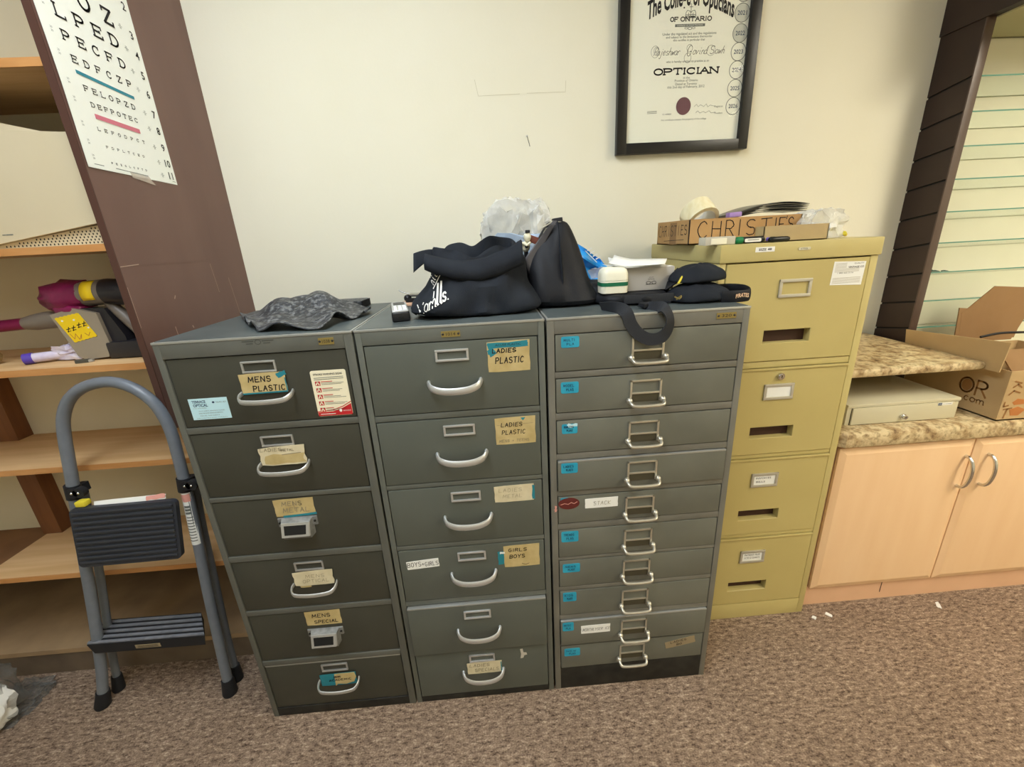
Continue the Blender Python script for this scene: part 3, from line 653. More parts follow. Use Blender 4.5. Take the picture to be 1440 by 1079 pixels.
tb = thing('spray_tube', 'purple-ended lavender tube in clear wrapping lying on the shelf below the vacuum wand', 'tube', (-1.6, -.47, 1.111))
mb = MB().cyl((-1.665, -.487, 1.126), (-1.648, -.478, 1.127), .0145); link('cap', mb, M['purple'], tb)
mb = MB().tube([(-1.652, -.481, 1.127), (-1.62, -.47, 1.128), (-1.54, -.445, 1.13)], [.0125, .0125, .009], 16); link('tube', mb, M['lavender'], tb)
mb = crumple(MB(), (-1.565, -.452, 1.134), .042, .02, .018, 33., amp=.4, flat=1.1115); link('wrapping', mb, M['lavender'], tb, angle=20)
ck = MB().sphere((-1.775, -.46, 1.134), .022, .019, .0185, 14, 8, ns=.3)
tag(link('cork_lump', ck, M['cork'], angle=30), 'round tan cork lump at the far left of the vacuum shelf', 'cork')
us = thing('usb_stick', 'small dark grey stick lying near the shelf edge under the vacuum', 'stick', (-1.5, -.5, 1.111))
mb = MB().at((-1.50, -.505, 1.1155), (1, .25, 0), (-.25, 1, 0)); mb.bx(-.017, .012, -.0055, .0055, -.0045, .0045, .0015); link('body', mb, mat('dark_grey_plastic', (74, 72, 62), .5), us)
mb = MB().at((-1.50, -.505, 1.1155), (1, .25, 0), (-.25, 1, 0)); mb.bx(.012, .022, -.004, .004, -.003, .003); link('plug', mb, M['steel'], us)

# ------------------------------------------------------------------ folding step stool
st = thing('step_stool', 'grey tubular folding step stool with black treads in front of the wooden shelves', 'step stool', (-1.54, -.58, 0))
P1 = [(-1.742, -.6085, .03), (-1.715, -.602, .135), (-1.691, -.597, .246), (-1.663, -.59, .391), (-1.632, -.582, .564), (-1.603, -.575, .714), (-1.581, -.570, .833), (-1.563, -.565, .936), (-1.546, -.562, .99),
      (-1.514, -.56, 1.034), (-1.466, -.559, 1.061), (-1.404, -.559, 1.068), (-1.352, -.56, 1.047), (-1.315, -.562, 1.008), (-1.297, -.564, .96), (-1.291, -.566, .904), (-1.293, -.571, .809), (-1.298, -.576, .697),
      (-1.309, -.582, .557), (-1.322, -.589, .406), (-1.334, -.598, .22), (-1.346, -.607, .03)]
def smooth_path(p, k=3):
    P = [Vector(q) for q in p]; out = []
    for i in range(len(P)-1):
        a, b, c, d = P[max(i-1, 0)], P[i], P[i+1], P[min(i+2, len(P)-1)]
        for j in range(k):
            t = j/k; out.append(.5*((2*b)+(c-a)*t+(2*a-5*b+4*c-d)*t*t+(3*b-a-3*c+d)*t**3))
    out.append(P[-1]); return out
link('front_frame', MB().tube(smooth_path(P1), .0143, 16), M['laddertube'], st)
RL = [[(-1.737, -.556, .03), (-1.718, -.552, .149), (-1.679, -.546, .347), (-1.649, -.541, .504), (-1.607, -.5375, .735)], [(-1.348, -.56, .03), (-1.341, -.554, .198), (-1.322, -.547, .448), (-1.312, -.542, .601), (-1.298, -.5385, .735)]]
for p in RL: link('rear_leg', MB().tube(smooth_path(p), .0108, 14), M['laddertube'], st)
for p, q, r in ((P1[0], P1[1], .0195), (P1[-1], P1[-2], .0195), (RL[0][0], RL[0][1], .016), (RL[1][0], RL[1][1], .016)):
    d = (Vector(q)-Vector(p)).normalized(); b0 = Vector(p)-d*.028; b0.z = .0005
    mb = MB().tube([b0, b0+Vector((0, 0, .006)), Vector(p)+d*.006, Vector(p)+d*.03], [r*1.05, r*1.12, r, r*.9], 16); link('rubber_foot', mb, M['rubber'], st)
for (cx, cy, cz), rr in (((-1.594, -.5725, .768), 0), ((-1.2955, -.5725, .765), 1)):
    mb = MB().tube([(cx-.003, cy, cz-.021), (cx+.003, cy, cz+.019)], .0185, 18)
    for dx in (.012, .03): mb.cyl((cx+dx, cy-.02, cz+.001), (cx+dx, cy-.004, cz+.001), .0145, 16)
    mb.bx(cx+.0, cx+.018, cy-.01, cy+.03, cz-.012, cz+.012)
    for dx in (.013, .031): mb.sphere((cx+dx, cy-.0205, cz+.002), .0036, mi=1, nu=10, nv=6)
    link('pivot_bracket', mb, [M['rubber'], M['chrome']], st)
def rrect(w, h, r, n=5):
    out = []
    for cx, cy, a in ((w/2-r, h/2-r, 0), (-w/2+r, h/2-r, 90), (-w/2+r, -h/2+r, 180), (w/2-r, -h/2+r, 270)):
        out += [(cx+r*math.cos(math.radians(a+90*i/n)), cy+r*math.sin(math.radians(a+90*i/n))) for i in range(n+1)]
    return out
us_ = MB().at((-1.456, -.607, .645), (1, 0, .012), (.165, .046, 1))
us_.prism(rrect(.281, .186, .014), 0, .014)
for i in range(11): us_.bx(-.133, .133, -.081+i*.0157, -.073+i*.0157, .013, .0185, .0018)
us_.text('COSCO', .1, -.082, .05, .008, .0188, 1)
link('tread', us_, [M['ridge'], M['rubber']], st)['label'] = 'upper tread folded upright'
ls = MB()
FL, FR, BR, BL = Vector((-1.703, -.616, .262)), Vector((-1.352, -.62, .262)), Vector((-1.42, -.526, .262)), Vector((-1.727, -.521, .262))
ls.rings([[FL-Vector((-.012, 0, .035)), FR-Vector((.006, 0, .035)), BR-Vector((0, 0, .03)), BL-Vector((0, 0, .03))], [FL, FR, BR, BL]])
for i in range(5):
    a, b = i/5+.03, i/5+.12
    for q0, q1 in ((a, b),):
        l0, r0, l1, r1 = FL.lerp(BL, q0), FR.lerp(BR, q0), FL.lerp(BL, q1), FR.lerp(BR, q1); up = Vector((0, 0, .004))
        ls.rings([[l0, r0, r1, l1], [l0+up, r0+up, r1+up, l1+up]], 1)
ls.at((-1.535, -.6195, .2435), (1, -.012, 0), (0, 0, 1)); ls.plate(.01, 0, .075, .013, 0, .0012, 2)
for k in range(3): ls.line([(-.02, .004-.0035*k), (.04, .004-.0035*k)], .0012, .0016, 3)
link('tread', ls, [M['rubber'], M['ridgetop'], M['tan'], M['ink']], st, smooth=False)['label'] = 'lower tread with worn grey ridges'
mb = MB(); ax = (Vector(P1[17])-Vector(P1[18])).normalized()
def tubep(z): 
    for a, b in zip(P1[14:], P1[15:]):
        if b[2] <= z <= a[2]:
            t = (z-b[2])/(a[2]-b[2]); return Vector(b).lerp(Vector(a), t)
def band(z0, z1, a0, a1, mi, rad=.0149, n=8):
    vs = []; fs = []
    for z in (z0, z1):
        c = tubep(z)
        for k in range(n+1):
            a = math.radians(a0+(a1-a0)*k/n); vs.append((c.x+rad*math.cos(a), c.y+rad*math.sin(a), z))
    for k in range(n): fs.append((k, k+1, n+2+k, n+1+k))
    mb.add(vs, fs, mi)
band(.575, .745, 190, 330, 0); band(.715, .738, 200, 320, 1, .0152)
for z in (.70, .69, .68): band(z-.004, z+.003, 235, 300, 2, .0152)
for k in range(9): band(.588+k*.0095, .591+k*.0095, 215, 310, 2, .0152)
link('warning_label', mb, [M['white'], M['pinklabel'], M['inkgrey']], st, smooth=False)
mb = MB().bx(-1.566, -1.54, -.612, -.59, .737, .752, .003); link('latch', mb, M['yellow'], st)['label'] = 'yellow plastic latch'
mb = MB().at((-1.43, -.6, .742), (1, 0, .02), (0, .4, 1)); mb.plate(0, 0, .19, .012, 0, .002, 0, 0, .0015); mb.plate(.07, .002, .05, .012, .002, .0035, 1, 3, .0015)
link('paper_strip', mb, [M['white'], M['pinklabel']], st, smooth=False)

# ================================================================== GREY FILING CABINETS
GY, GB, GH = -.7005, -.2416, 1.189
def carcass(t, x0, x1, dx0, dx1, zt, zb, fm, proud=()):
    b = MB()
    b.bx(x0, x1, GY+.045, GB, .0, GH-.008, mi=0); b.bx(dx0-.004, dx1+.004, GY+.04, GY+.046, .01, GH-.03, mi=1)
    b.bx(x0, dx0, GY, GY+.046, 0, GH-.006, .0015); b.bx(dx1, x1, GY, GY+.046, 0, GH-.006, .0015)
    b.bx(dx0, dx1, GY, GY+.046, zt[0], GH-.006, .001)
    for i in range(len(zt)-1):
        if zb[i]-zt[i+1] > .004: b.bx(dx0, dx1, GY+.001, GY+.046, zt[i+1], zb[i], .0012)
    b.bx(dx0, dx1, GY+.001, GY+.046, .0, zb[-1], .0012, mi=2)
    link('body', b, [fm, M['gap'], M['scuff']], t)
    tp_ = MB().bx(x0-.001, x1+.001, GY-.001, GB, GH-.0065, GH-.001, .001, mi=0); tp_.bx(x0+.004, x1-.004, GY+.005, GB-.002, GH-.0012, GH, mi=1)  # rim highlight on the worn edge is put into its paler colour
    link('top_panel', tp_, [M['wornlitedge'], M['gtop']], t)
def drawer(t, dx0, dx1, z1, z0, m, y=GY+.0012, edge=False):
    d = MB().bx(dx0+.0022, dx1-.0022, y, GY+.04, z0+.0022, z1-.0025, .0016)
    if edge: d.bx(dx0+.003, dx1-.003, y-.0004, y+.012, z1-.0066, z1-.002, .001, mi=1)  # pale strip paints the lit top edge of the drawer
    return link('drawer', d, [m, M['wornlitedge']], t)
def holder(d, x, z, w, h, y, m, strip=.0055, card=None, extra=None, nm='card_holder'):
    mb = MB().front(x, y, z)
    mb.bx(-w/2, w/2, h/2-strip, h/2, 0, .0045, .001); mb.bx(-w/2, w/2, -h/2, -h/2+strip, 0, .0045, .001)
    mb.bx(-w/2, -w/2+strip, -h/2, h/2, 0, .004, .001); mb.bx(w/2-strip, w/2, -h/2, h/2, 0, .004, .001)
    ms = [m]
    if card: mb.bx(-w/2+.002, w/2-.002, -h/2+.002, h/2-.002, .0004, .0014, mi=1); ms.append(card)
    if extra: extra(mb); ms.append(M['ink'])
    return link(nm, mb, ms, d)
def label(d, x, z, w, h, y, mats, fn=None, a=0., jag=.0012, lab=None, nm='label', th=.0008):
    mb = MB().front(x, y, z); mb.plate(0, 0, w, h, 0, th, 0, a, jag)
    if fn: fn(mb)
    o = link(nm, mb, mats, d, smooth=False)
    if lab: o['label'] = lab
    return o
def brass(t, x, z, w, h, txt):
    mb = MB().front(x, GY, z); mb.plate(0, 0, w, h, 0, .0016); mb.text(txt, 0, 0, w*.5, h*.5, .002, 1)
    for sx in (-1, 1): mb.sphere((sx*w*.41, 0, .0016), .0028, .0028, .0016, 10, 6, mi=2)
    link('number_plate', mb, [M['brass'], M['ink'], M['vacdark']], t)

# ---- cabinet at the left: dark olive, six drawers
c1 = thing('filing_cabinet', 'dark olive grey six drawer metal cabinet beside the brown panel, under the leather cloth', 'filing cabinet', (-.945, -.47, 0))
T1 = [1.1488, .9625, .7722, .5854, .40, .2095]; B1 = [.978, .7848, .6035, .4168, .2272, .032]
X0, X1 = -1.1492, -.7465
carcass(c1, -1.1634, -.7265, X0, X1, T1, B1, M['g1f'])
D1 = [drawer(c1, X0, X1, a, b, M['g1'], GY+.003, edge=(i == 5)) for i, (a, b) in enumerate(zip(T1, B1))]
f1 = GY+.003
def hand(txts, t=.0022, slant=.12, jit=.03, mi=1, z=.0012):
    def fn(mb):
        for txt, x, y, w, h, *r in txts: mb.word(txt, x, y, w, h, t, z, mi, slant=slant, jit=jit, rot=(r[0] if r else 0), gap=.3)
    return fn
def bail(d, x, z, y=f1):
    mb = MB().front(x, y, z)
    p = smooth_path([(-.058, .0, 0), (-.0595, -.003, .012), (-.055, -.008, .024), (-.042, -.012, .031), (0, -.0135, .034), (.042, -.012, .031), (.055, -.008, .024), (.0595, -.003, .012), (.058, 0, 0)], 4)
    mb.tube(p, .0028, 10, ry=.0062, up=(0, 1, 0)); link('handle', mb, M['steel'], d)
for i, hz, cz in ((0, 1.0555, 1.1185), (1, .8705, .9314), (3, .4975, .556), (5, .1307, .1813)):
    bail(D1[i], -.942, hz); holder(D1[i], -.947, cz, .077, .0275, f1, M['steel'], .0045)
label(D1[0], -.9446, 1.0794, .103, .048, f1-.004, [M['kraft'], M['ink'], M['teal']], lambda mb: (hand([('MENS', -.032, .004, .05, .0125), ('PLASTIC', -.026, -.0185, .072, .0125)])(mb), mb.plate(.044, .019, .022, .011, .0005, .001, 2, 20, .001), mb.line([(-.05, -.0235), (.05, -.0225)], .0035, .001, 2), mb.line([(.0505, .01), (.051, -.02)], .0025, .001, 2)), lab='kraft label reading MENS PLASTIC')
label(D1[1], -.9427, .8915, .109, .048, f1-.004, [M['kraftpale'], M['inkfade'], M['kraft']], lambda mb: (mb.plate(.004, -.008, .095, .026, .0005, .001, 2, 2, .003), hand([('LADIES', -.05, .014, .05, .008), ('METAL', .0, .012, .03, .006)], .0012)(mb), mb.line([(.0, .003), (.045, .006)], .002, .0013, 1)), jag=.003, lab='pale torn label with faded writing')
label(D1[2], -.9478, .741, .1, .05, f1, [M['kraft'], M['inkfade'], M['teal']], lambda mb: (hand([('MENS', -.03, .006, .05, .012), ('METAL', -.03, -.014, .066, .013)], .0018)(mb), mb.plate(.01, -.024, .085, .006, .0003, .0011, 2, 3, .001), mb.line([(.0, .02), (.001, -.01)], .0012, .0012, 1)), lab='faded label reading MENS METAL')
label(D1[3], -.9425, .5167, .106, .046, f1-.004, [M['kraftpale'], M['inkfade'], M['kraft']], lambda mb: (mb.plate(-.025, -.025, .03, .009, 0, .0007, 2, 0, .001), hand([('MENS', -.02, .002, .05, .01), ('OPTICAL', -.03, -.014, .07, .01)], .001)(mb)), jag=.0025, lab='pale blank looking label')
label(D1[4], -.9451, .372, .098, .05, f1, [M['kraft'], M['ink']], hand([('MENS', -.03, .003, .05, .012), ('SPECIAL', -.027, -.0185, .066, .0105)], .002), lab='kraft label reading MENS SPECIAL')
label(D1[5], -.943, .135, .106, .046, f1-.004, [M['teal'], M['ink'], M['kraft']], lambda mb: (mb.prism([(-.012, -.026), (-.004, -.018), (.02, -.021), (.045, -.014), (.053, .004), (.05, .023), (-.009, .0225)], .0006, .0014, 2), hand([('MENS', -.012, .008, .02, .006), ('ACADEMIC', -.028, -.006, .066, .0075, 2)], .0014, z=.0019)(mb)), lab='half teal, half kraft torn label')
for i, z in ((2, .6862), (4, .3085)):
    mb = MB().front(-.9465, f1, z)
    mb.rings([[(-.05, -.0, 0), (.05, -.0, 0), (.05, .026, 0), (-.05, .026, 0)], [(-.049, .001, .004), (.049, .001, .004), (.049, .025, .004), (-.049, .025, .004)]])
    mb.rings([[(-.038, -.026, 0), (.038, -.026, 0), (.04, .026, 0), (-.04, .026, 0)], [(-.035, -.026, .02), (.035, -.026, .02), (.037, .022, .012), (-.037, .022, .012)], [(-.034, -.014, .027), (.034, -.014, .027), (.0355, .019, .017), (-.0355, .019, .017)]])
    mb.rings([[(-.0365, -.0145, .0265), (.0365, -.0145, .0265), (.0365, .02, .0165), (-.0365, .02, .0165)], [(-.034, -.014, .031), (.034, -.014, .031), (.035, .0195, .02), (-.035, .0195, .02)], [(-.027, -.0085, .0295), (.027, -.0085, .0295), (.028, .0145, .0215), (-.028, .0145, .0215)]], 2, capb=False)
    mb.rings([[(-.027, -.0085, .0293), (.027, -.0085, .0293), (.028, .0145, .0213), (-.028, .0145, .0213)]], 1, capa=False)
    for sx in (-1, 1): mb.cyl((sx*.0445, .013, .004), (sx*.0445, .013, .006), .003, 10, 1)
    link('cup_pull', mb, [M['castmetal'], M['gap'], M['steel']], D1[i], angle=25)
label(D1[0], -1.0816, 1.0247, .0877, .0523, f1, [M['lblue'], M['inkb'], M['inkgrey']], lambda mb: (mb.text('TERRACE', -.021, .0185, .031, .0065, .0011, 1, .02), mb.text('OPTICAL', -.019, .0095, .033, .0075, .0011, 1, .02), mb.disc(.0115, .0155, .003, .0025, .0008, .0011, 1, 8), mb.text('416-421-3671', .029, .0155, .024, .0038, .0011, 2), mb.text('EYES EXAMINED', -.022, .0025, .03, .0018, .0011, 2), mb.text('YOUR SAFETY, SERVICE IN GLASSES', .003, -.005, .06, .0024, .0011, 2), mb.text('FREE PRIVATE PARKING SERVICE', 0, -.0105, .055, .0024, .0011, 2), mb.text('FOR ALL OUR CLIENTS', -.004, -.0165, .044, .0024, .0011, 2), mb.text('3060 DON MILLS ROAD, TORONTO', .0, -.0225, .07, .002, .0011, 2)), jag=0, lab='pale blue business card', nm='card')
def redcard(mb):
    mb.text('STROKE WARNING SIGNS', -.001, .0475, .066, .0048, .0012, 1, .015)
    for k in range(2): mb.line([(-.034, .039-.004*k), (.033, .040-.004*k)], .0014, .0012, 2)
    for k in range(5):
        z = .0255-.0165*k; mb.rect(-.0275, z, .0115, .0105, .0011, 3); mb.line([(-.031, z-.003), (-.0275, z+.004), (-.0245, z-.003)], .0025, .0014, 0)
        mb.line([(-.019, z+.004), (.006-.002*k, z+.004)], .0017, .0012, 3)
        for q in range(2): mb.line([(-.019, z+.0005-.0032*q), (.032-.006*((k+q) % 3), z+.0005-.0032*q)], .001, .0012, 2)
    mb.prism([(-.04, -.056)]+[(.04, -.056), (.04, -.028), (.02, -.038), (-.005, -.046), (-.04, -.0465)], .0008, .0012, 3)
    mb.line([(-.04, -.0445), (-.005, -.0425), (.02, -.0345), (.04, -.0235)], .002, .0012, 3)
    mb.disc(.0135, -.0445, .0035, .004, .0012, .0015, 4, 8); mb.text('HEART & STROKE', .028, -.0455, .018, .003, .0015, 4); mb.line([(-.034, -.0515), (.0, -.0515)], .0016, .0015, 4)
mb = MB().front(-.7972, f1, 1.0428)
mb.prism([(x, y) for x, y in rrect(.0812, .1134, .005)], 0, .0008); redcard(mb)
link('card', mb, [M['cream'], M['ink'], M['inkgrey'], M['inkred'], M['inkwhite']], D1[0], smooth=False)['label'] = 'cream and red stroke warning card'
brass(c1, -.7857, 1.1681, .034, .0155, '1038')
mb = MB().front(-.935, GY, 1.1755); mb.ring(0, 0, .007, .006, .0015, .0004)
for sx in (-1, 1):
    mb.line([(sx*.010, .002), (sx*.034, .0025)], .0025, .0004); mb.line([(sx*.012, -.003), (sx*.026, -.003)], .002, .0004)
link('maker_mark', mb, mat('worn_dark_print', (74, 74, 67), .6), c1, smooth=False)

# ---- cabinet in the middle: green grey, six drawers
c2 = thing('filing_cabinet', 'green grey six drawer metal cabinet in the middle, under the black canvas tote', 'filing cabinet', (-.506, -.47, 0))
T2 = [1.1508, .9595, .7697, .5804, .3865, .2035]; B2 = [.9747, .7818, .5938, .4027, .2045, .0223]
X0, X1 = -.7075, -.3055
carcass(c2, -.7215, -.2905, X0, X1, T2, B2, M['g2f'])
D2 = [drawer(c2, X0, X1, a, b, M['g2'], GY-(.009 if i == 4 else .0), edge=(i == 4)) for i, (a, b) in enumerate(zip(T2, B2))]
fy = [GY-(.009 if i == 4 else .0) for i in range(6)]
def archpull(d, x, z, y):
    mb = MB().front(x, y, z)
    p = smooth_path([(-.0615, .003, 0), (-.06, .001, .009), (-.052, -.005, .02), (-.03, -.0105, .027), (0, -.012, .029), (.03, -.0105, .027), (.052, -.005, .02), (.06, .001, .009), (.0615, .003, 0)], 4)
    n = len(p)-1
    mb.tube(p, [.0034+.0016*abs(2*i/n-1)**2 for i in range(n+1)], 12, ry=.0088, up=(0, 1, 0)); link('handle', mb, M['polish'], d)
for i, (hz, cz) in enumerate([(1.048, 1.1168), (.8585, .9261), (.6715, .7366), (.4852, .5458), (.2877, .3475), (.1095, .1663)]):
    archpull(D2[i], -.5065, hz, fy[i]); holder(D2[i], -.5075, cz, .0775, .0285, fy[i], M['polish'], .0052)
label(D2[0], -.3761, 1.1051, .099, .073, fy[0], [M['kraft'], M['ink'], M['teal'], M['inkwhite']], lambda mb: (mb.plate(-.001, .028, .094, .013, .0006, .0012, 2, 1, .0015), mb.plate(-.04, .012, .016, .02, .0005, .0011, 2, 30, .002), mb.text('ACUSE PLASTIC', .0, .0285, .06, .005, .0014, 1), hand([('LADIES', -.038, .010, .055, .009), ('PLASTIC', -.032, -.016, .066, .014)])(mb)), lab='kraft label reading LADIES PLASTIC with teal tape')
label(D2[1], -.3695, .9133, .0995, .072, fy[1], [M['kraft'], M['ink'], M['inkfade'], M['teal']], lambda mb: (hand([('LADIES', -.035, .012, .052, .010), ('PLASTIC', -.034, -.009, .058, .011)], .0016)(mb), hand([('MENS + TEENS', -.042, -.03, .075, .007)], .001, mi=2)(mb), mb.prism([(.014, .034), (.02, .026), (.026, .034)], .0008, .0013, 3), mb.line([(-.045, .017), (.045, .018)], .0008, .0012, 2)), lab='worn kraft label reading LADIES PLASTIC')
label(D2[2], -.3817, .7332, .1035, .048, fy[2], [M['kraftpale'], M['inkfade'], M['teal']], lambda mb: (mb.plate(.051, .0, .007, .042, .0005, .0011, 2, 0, .001), hand([('LADIES', -.04, .006, .06, .01), ('METAL', -.03, -.012, .05, .01)], .0008)(mb)), lab='pale label with almost no writing left')
label(D2[3], -.3706, .5321, .0985, .071, fy[3], [M['kraft'], M['ink'], M['teal'], M['white']], lambda mb: (mb.plate(-.056, -.003, .019, .043, 0, .0006, 2, 1, .001), mb.plate(-.053, .014, .014, .006, .0006, .001, 3, 1, .001), hand([('GIRLS', -.036, .016, .05, .010), ('BOYS', -.034, -.006, .042, .011)], .0019)(mb), mb.line([(.0, -.026), (.01, -.031), (.02, -.027)], .0012, .0012, 1)), lab='kraft label reading GIRLS BOYS with teal tape')
label(D2[3], -.6435, .5309, .088, .0265, fy[3], [M['white'], M['ink']], lambda mb: (hand([('BOYS', -.042, -.007, .037, .014, 3), ('+', -.003, -.005, .007, .011, 3), ('GIRLS', .006, -.007, .036, .013, 3)], .0014, slant=.05)(mb)), a=3.2, jag=.0006, lab='white label reading BOYS + GIRLS')
label(D2[5], -.5024, .128, .1055, .045, fy[5]-.003, [M['kraftpale'], M['inkfade'], M['teal']], lambda mb: (hand([('LADIES', -.045, .006, .06, .011), ('SPECIALS', -.03, -.014, .072, .012)], .0016)(mb), mb.line([(.051, .018), (.051, -.018)], .003, .001, 2)), lab='pale torn label reading LADIES SPECIALS')
mb = MB().front(-.385, fy[5], .165); mb.prism([(-.006, .02), (.002, .021), (.004, .006), (.013, .004), (.015, -.004), (.006, -.006), (.003, -.016), (-.006, -.017), (-.003, 0)], 0, .0006)
link('paint_chip', mb, mat('bare_metal_patch', (196, 190, 176), .6), D2[5], smooth=False)
brass(c2, -.5056, 1.1666, .043, .0135, '1014')

# ---- cabinet at the right: warm grey, ten shallow drawers
c3 = thing('filing_cabinet', 'warm grey metal cabinet with ten shallow drawers and blue labels, strap hanging over its top', 'filing cabinet', (-.044, -.47, 0))
T3 = [1.150, 1.0413, .9315, .820, .7116, .6053, .5021, .394, .285, .182]; B3 = [1.0567, .9497, .837, .7273, .6237, .5117, .4073, .3014, .186, .0868]
X0, X1 = -.2675, .1805
carcass(c3, -.2845, .1966, X0, X1, T3, B3, M['g3f'])
D3 = [drawer(c3, X0, X1, a, b, M['g3'], GY-(.004 if i in (3, 8) else 0.), edge=(i in (3, 8))) for i, (a, b) in enumerate(zip(T3, B3))]
def barpull(d, x, z, y):
    mb = MB().front(x, y, z)
    h, w_ = .062, .079
    mb.bx(-w_/2, -w_/2+.0055, -h*.42, h/2, 0, .004, .001); mb.bx(w_/2-.0055, w_/2, -h*.42, h/2, 0, .004, .001); mb.bx(-w_/2, w_/2, h/2-.005, h/2, 0, .004, .001)
    mb.bx(-w_/2, w_/2, -.006, -.001, 0, .0035, .001); mb.bx(-w_/2+.004, w_/2-.004, -h*.42, -.006, 0, .0012, mi=1)
    link('card_holder', mb, [M['nickel'], mat('tarnished_brass', (78, 73, 56), .55, metal=.2)], d)
    mb = MB().front(x, y, z-.0215)
    for sx in (-1, 1): mb.sphere((sx*.0415, .0015, .008), .0078, .0078, .0085, 14, 8)
    p = smooth_path([(-.0415, .001, .012), (-.040, -.003, .022), (-.033, -.0065, .027), (0, -.0075, .028), (.033, -.0065, .027), (.040, -.003, .022), (.0415, .001, .012)], 4)
    mb.tube(p, .0043, 12); link('handle', mb, M['nickel'], d)
W3 = ['MULTI', 'MODEL', 'RIMLESS', 'LADIES', '', 'TRENDS', 'MENS', 'KIDS', 'MISC', 'NEW']
for i in range(10):
    y = GY-(.004 if i in (3, 8) else 0.); zc = T3[i]-.0475
    barpull(D3[i], -.0445, zc, y)
    lx, lz, lw, lh = [(-.2303, 1.1296, .0428, .0265), (-.2321, 1.0166, .0434, .029), (-.2332, .907, .0394, .0267), (-.2353, .7975, .0432, .0292), (-.2369, .6883, .0575, .0355), (-.235, .5815, .0473, .0346), (-.2315, .4738, .0492, .0296), (-.2371, .3701, .0395, .0326), (-.2434, .261, .0335, .0324), (-.231, .1533, .0484, .0307)][i]
    if i == 4:
        mb = MB().front(lx, y, lz); mb.plate(-.012, .012, .02, .012, 0, .0006, 2); mb.disc(0, 0, lw/2, lh/2, .0003, .0011, 0); mb.line([(-.022, -.002), (-.012, .001), (-.002, -.002), (.006, .003), (.014, -.001), (.022, .004)], .0018, .0014, 1)
        link('label', mb, [M['maroon'], M['pinklabel'], M['cyan']], D3[i], smooth=False)['label'] = 'oval maroon sticker'
    else:
        mb = MB().front(lx, y, lz); mb.prism(rrect(lw, lh, .004, 3), 0, .0008)
        t_ = W3[i]; mb.word(t_, -lw*.36, lh*.08, lw*.6, lh*.2, .0011, .0011, 1, jit=.05); mb.word('PLASTIC'[:3+i % 4], -lw*.2, -lh*.28, lw*.4, lh*.2, .0011, .0011, 1, jit=.05)
        if i == 2: mb.plate(.006, .009, .024, .009, .0008, .001, 2, 0, .003)
        link('label', mb, [M['cyan'], M['inkb'], M['lblue']], D3[i], smooth=False)['label'] = 'blue hand written label'
label(D3[4], -.1489, .6832, .089, .0295, GY, [M['white'], M['inkfade']], lambda mb: hand([('"', -.03, 0, .004, .01), ('STACK', -.022, -.006, .046, .011)], .0009)(mb), jag=.0006, lab='white label with faint writing')
label(D3[8], -.1605, .2438, .088, .03, GY-.004, [M['white'], M['inkgrey']], hand([('MONTHLY', -.04, -.006, .042, .011), ('SERVICE', .004, -.005, .038, .010)], .0009, slant=.2), jag=.0006, lab='white label with thin grey writing')
label(D3[9], .1072, .1518, .094, .0262, GY, [M['tan'], M['ink']], hand([('LADIES', -.03, -.002, .05, .008, 11), ('BOX', -.01, -.011, .025, .007, 11)], .0012), a=11, jag=.001, lab='tilted tan tape label')
brass(c3, .1398, 1.1694, .0465, .0135, '320')
mb = MB().front(-.273, GY, .672); mb.prism([(-.003, -.008), (.003, -.006), (.002, .002), (.004, .01), (-.002, .012), (-.001, .001)], 0, .0006); mb.line([(-.004, 0), (.005, -.001)], .002, .0006)
link('paint_chip', mb, M['pinklabel'], c3, smooth=False)

# ================================================================== MUSTARD FILING CABINET
YF, YB, YH = -.5042, -.0100, 1.32
cy = thing('filing_cabinet', 'tall mustard four drawer filing cabinet with recessed slot pulls, cardboard box on top', 'filing cabinet', (.4422, -.257, 0))
b = MB().bx(.2172, .667, YF+.035, YB, .0, 1.272); b.bx(.238, .6435, YF+.03, YF+.036, .05, 1.26, mi=1)
b.bx(.2172, .2365, YF, YF+.036, 0, 1.272, .0015); b.bx(.6455, .667, YF, YF+.036, 0, 1.272, .0015); b.bx(.2365, .6455, YF, YF+.036, 0, .067, .0012)
TY = [1.2705, .9655, .6635, .359]; BY = [.9843, .6762, .3725, .069]
for a, c in zip(BY[:3], TY[1:]): b.bx(.2365, .6455, YF+.002, YF+.036, c, a, .0012)
link('body', b, [M['yf'], M['gap']], cy)
mb = MB().bx(.2145, .6705, YF-.005, YB, 1.2725, YH, .003)
link('top_cap', mb, [M['yf'], M['gap']], cy)
def ydrawer(i, z1, z0):
    x0, x1, y = .2385, .6435, YF-.002
    sx, sw, sz, shh = .4375, .1395, [1.0592, .7532, .4489, .1481][i], .04
    mb = MB().front(0, y, 0)
    O = lambda n, e=0: [(x0+e, z0+.002+e, n), (x1-e, z0+.002+e, n), (x1-e, z1-.002-e, n), (x0+e, z1-.002-e, n)]
    I = lambda n, e=0: [(sx-sw/2+e, sz-shh/2+e, n), (sx+sw/2-e, sz-shh/2+e, n), (sx+sw/2-e, sz+shh/2-e, n), (sx-sw/2+e, sz+shh/2-e, n)]
    mb.rings([O(-.034), O(-.0015), O(0, .0015), I(0), I(-.0015, .001), I(-.024, .001)], capa=True, capb=False)
    mb.rings([I(-.0235, .0005), I(-.0236, .0007)], 1)
    if i in (1, 2, 3): mb.bx(x0+.001, x1-.001, z1-.008, z1-.002, -.004, .0035, .0012)
    return link('drawer', mb, [M['y'], M['slot']], cy, angle=25)
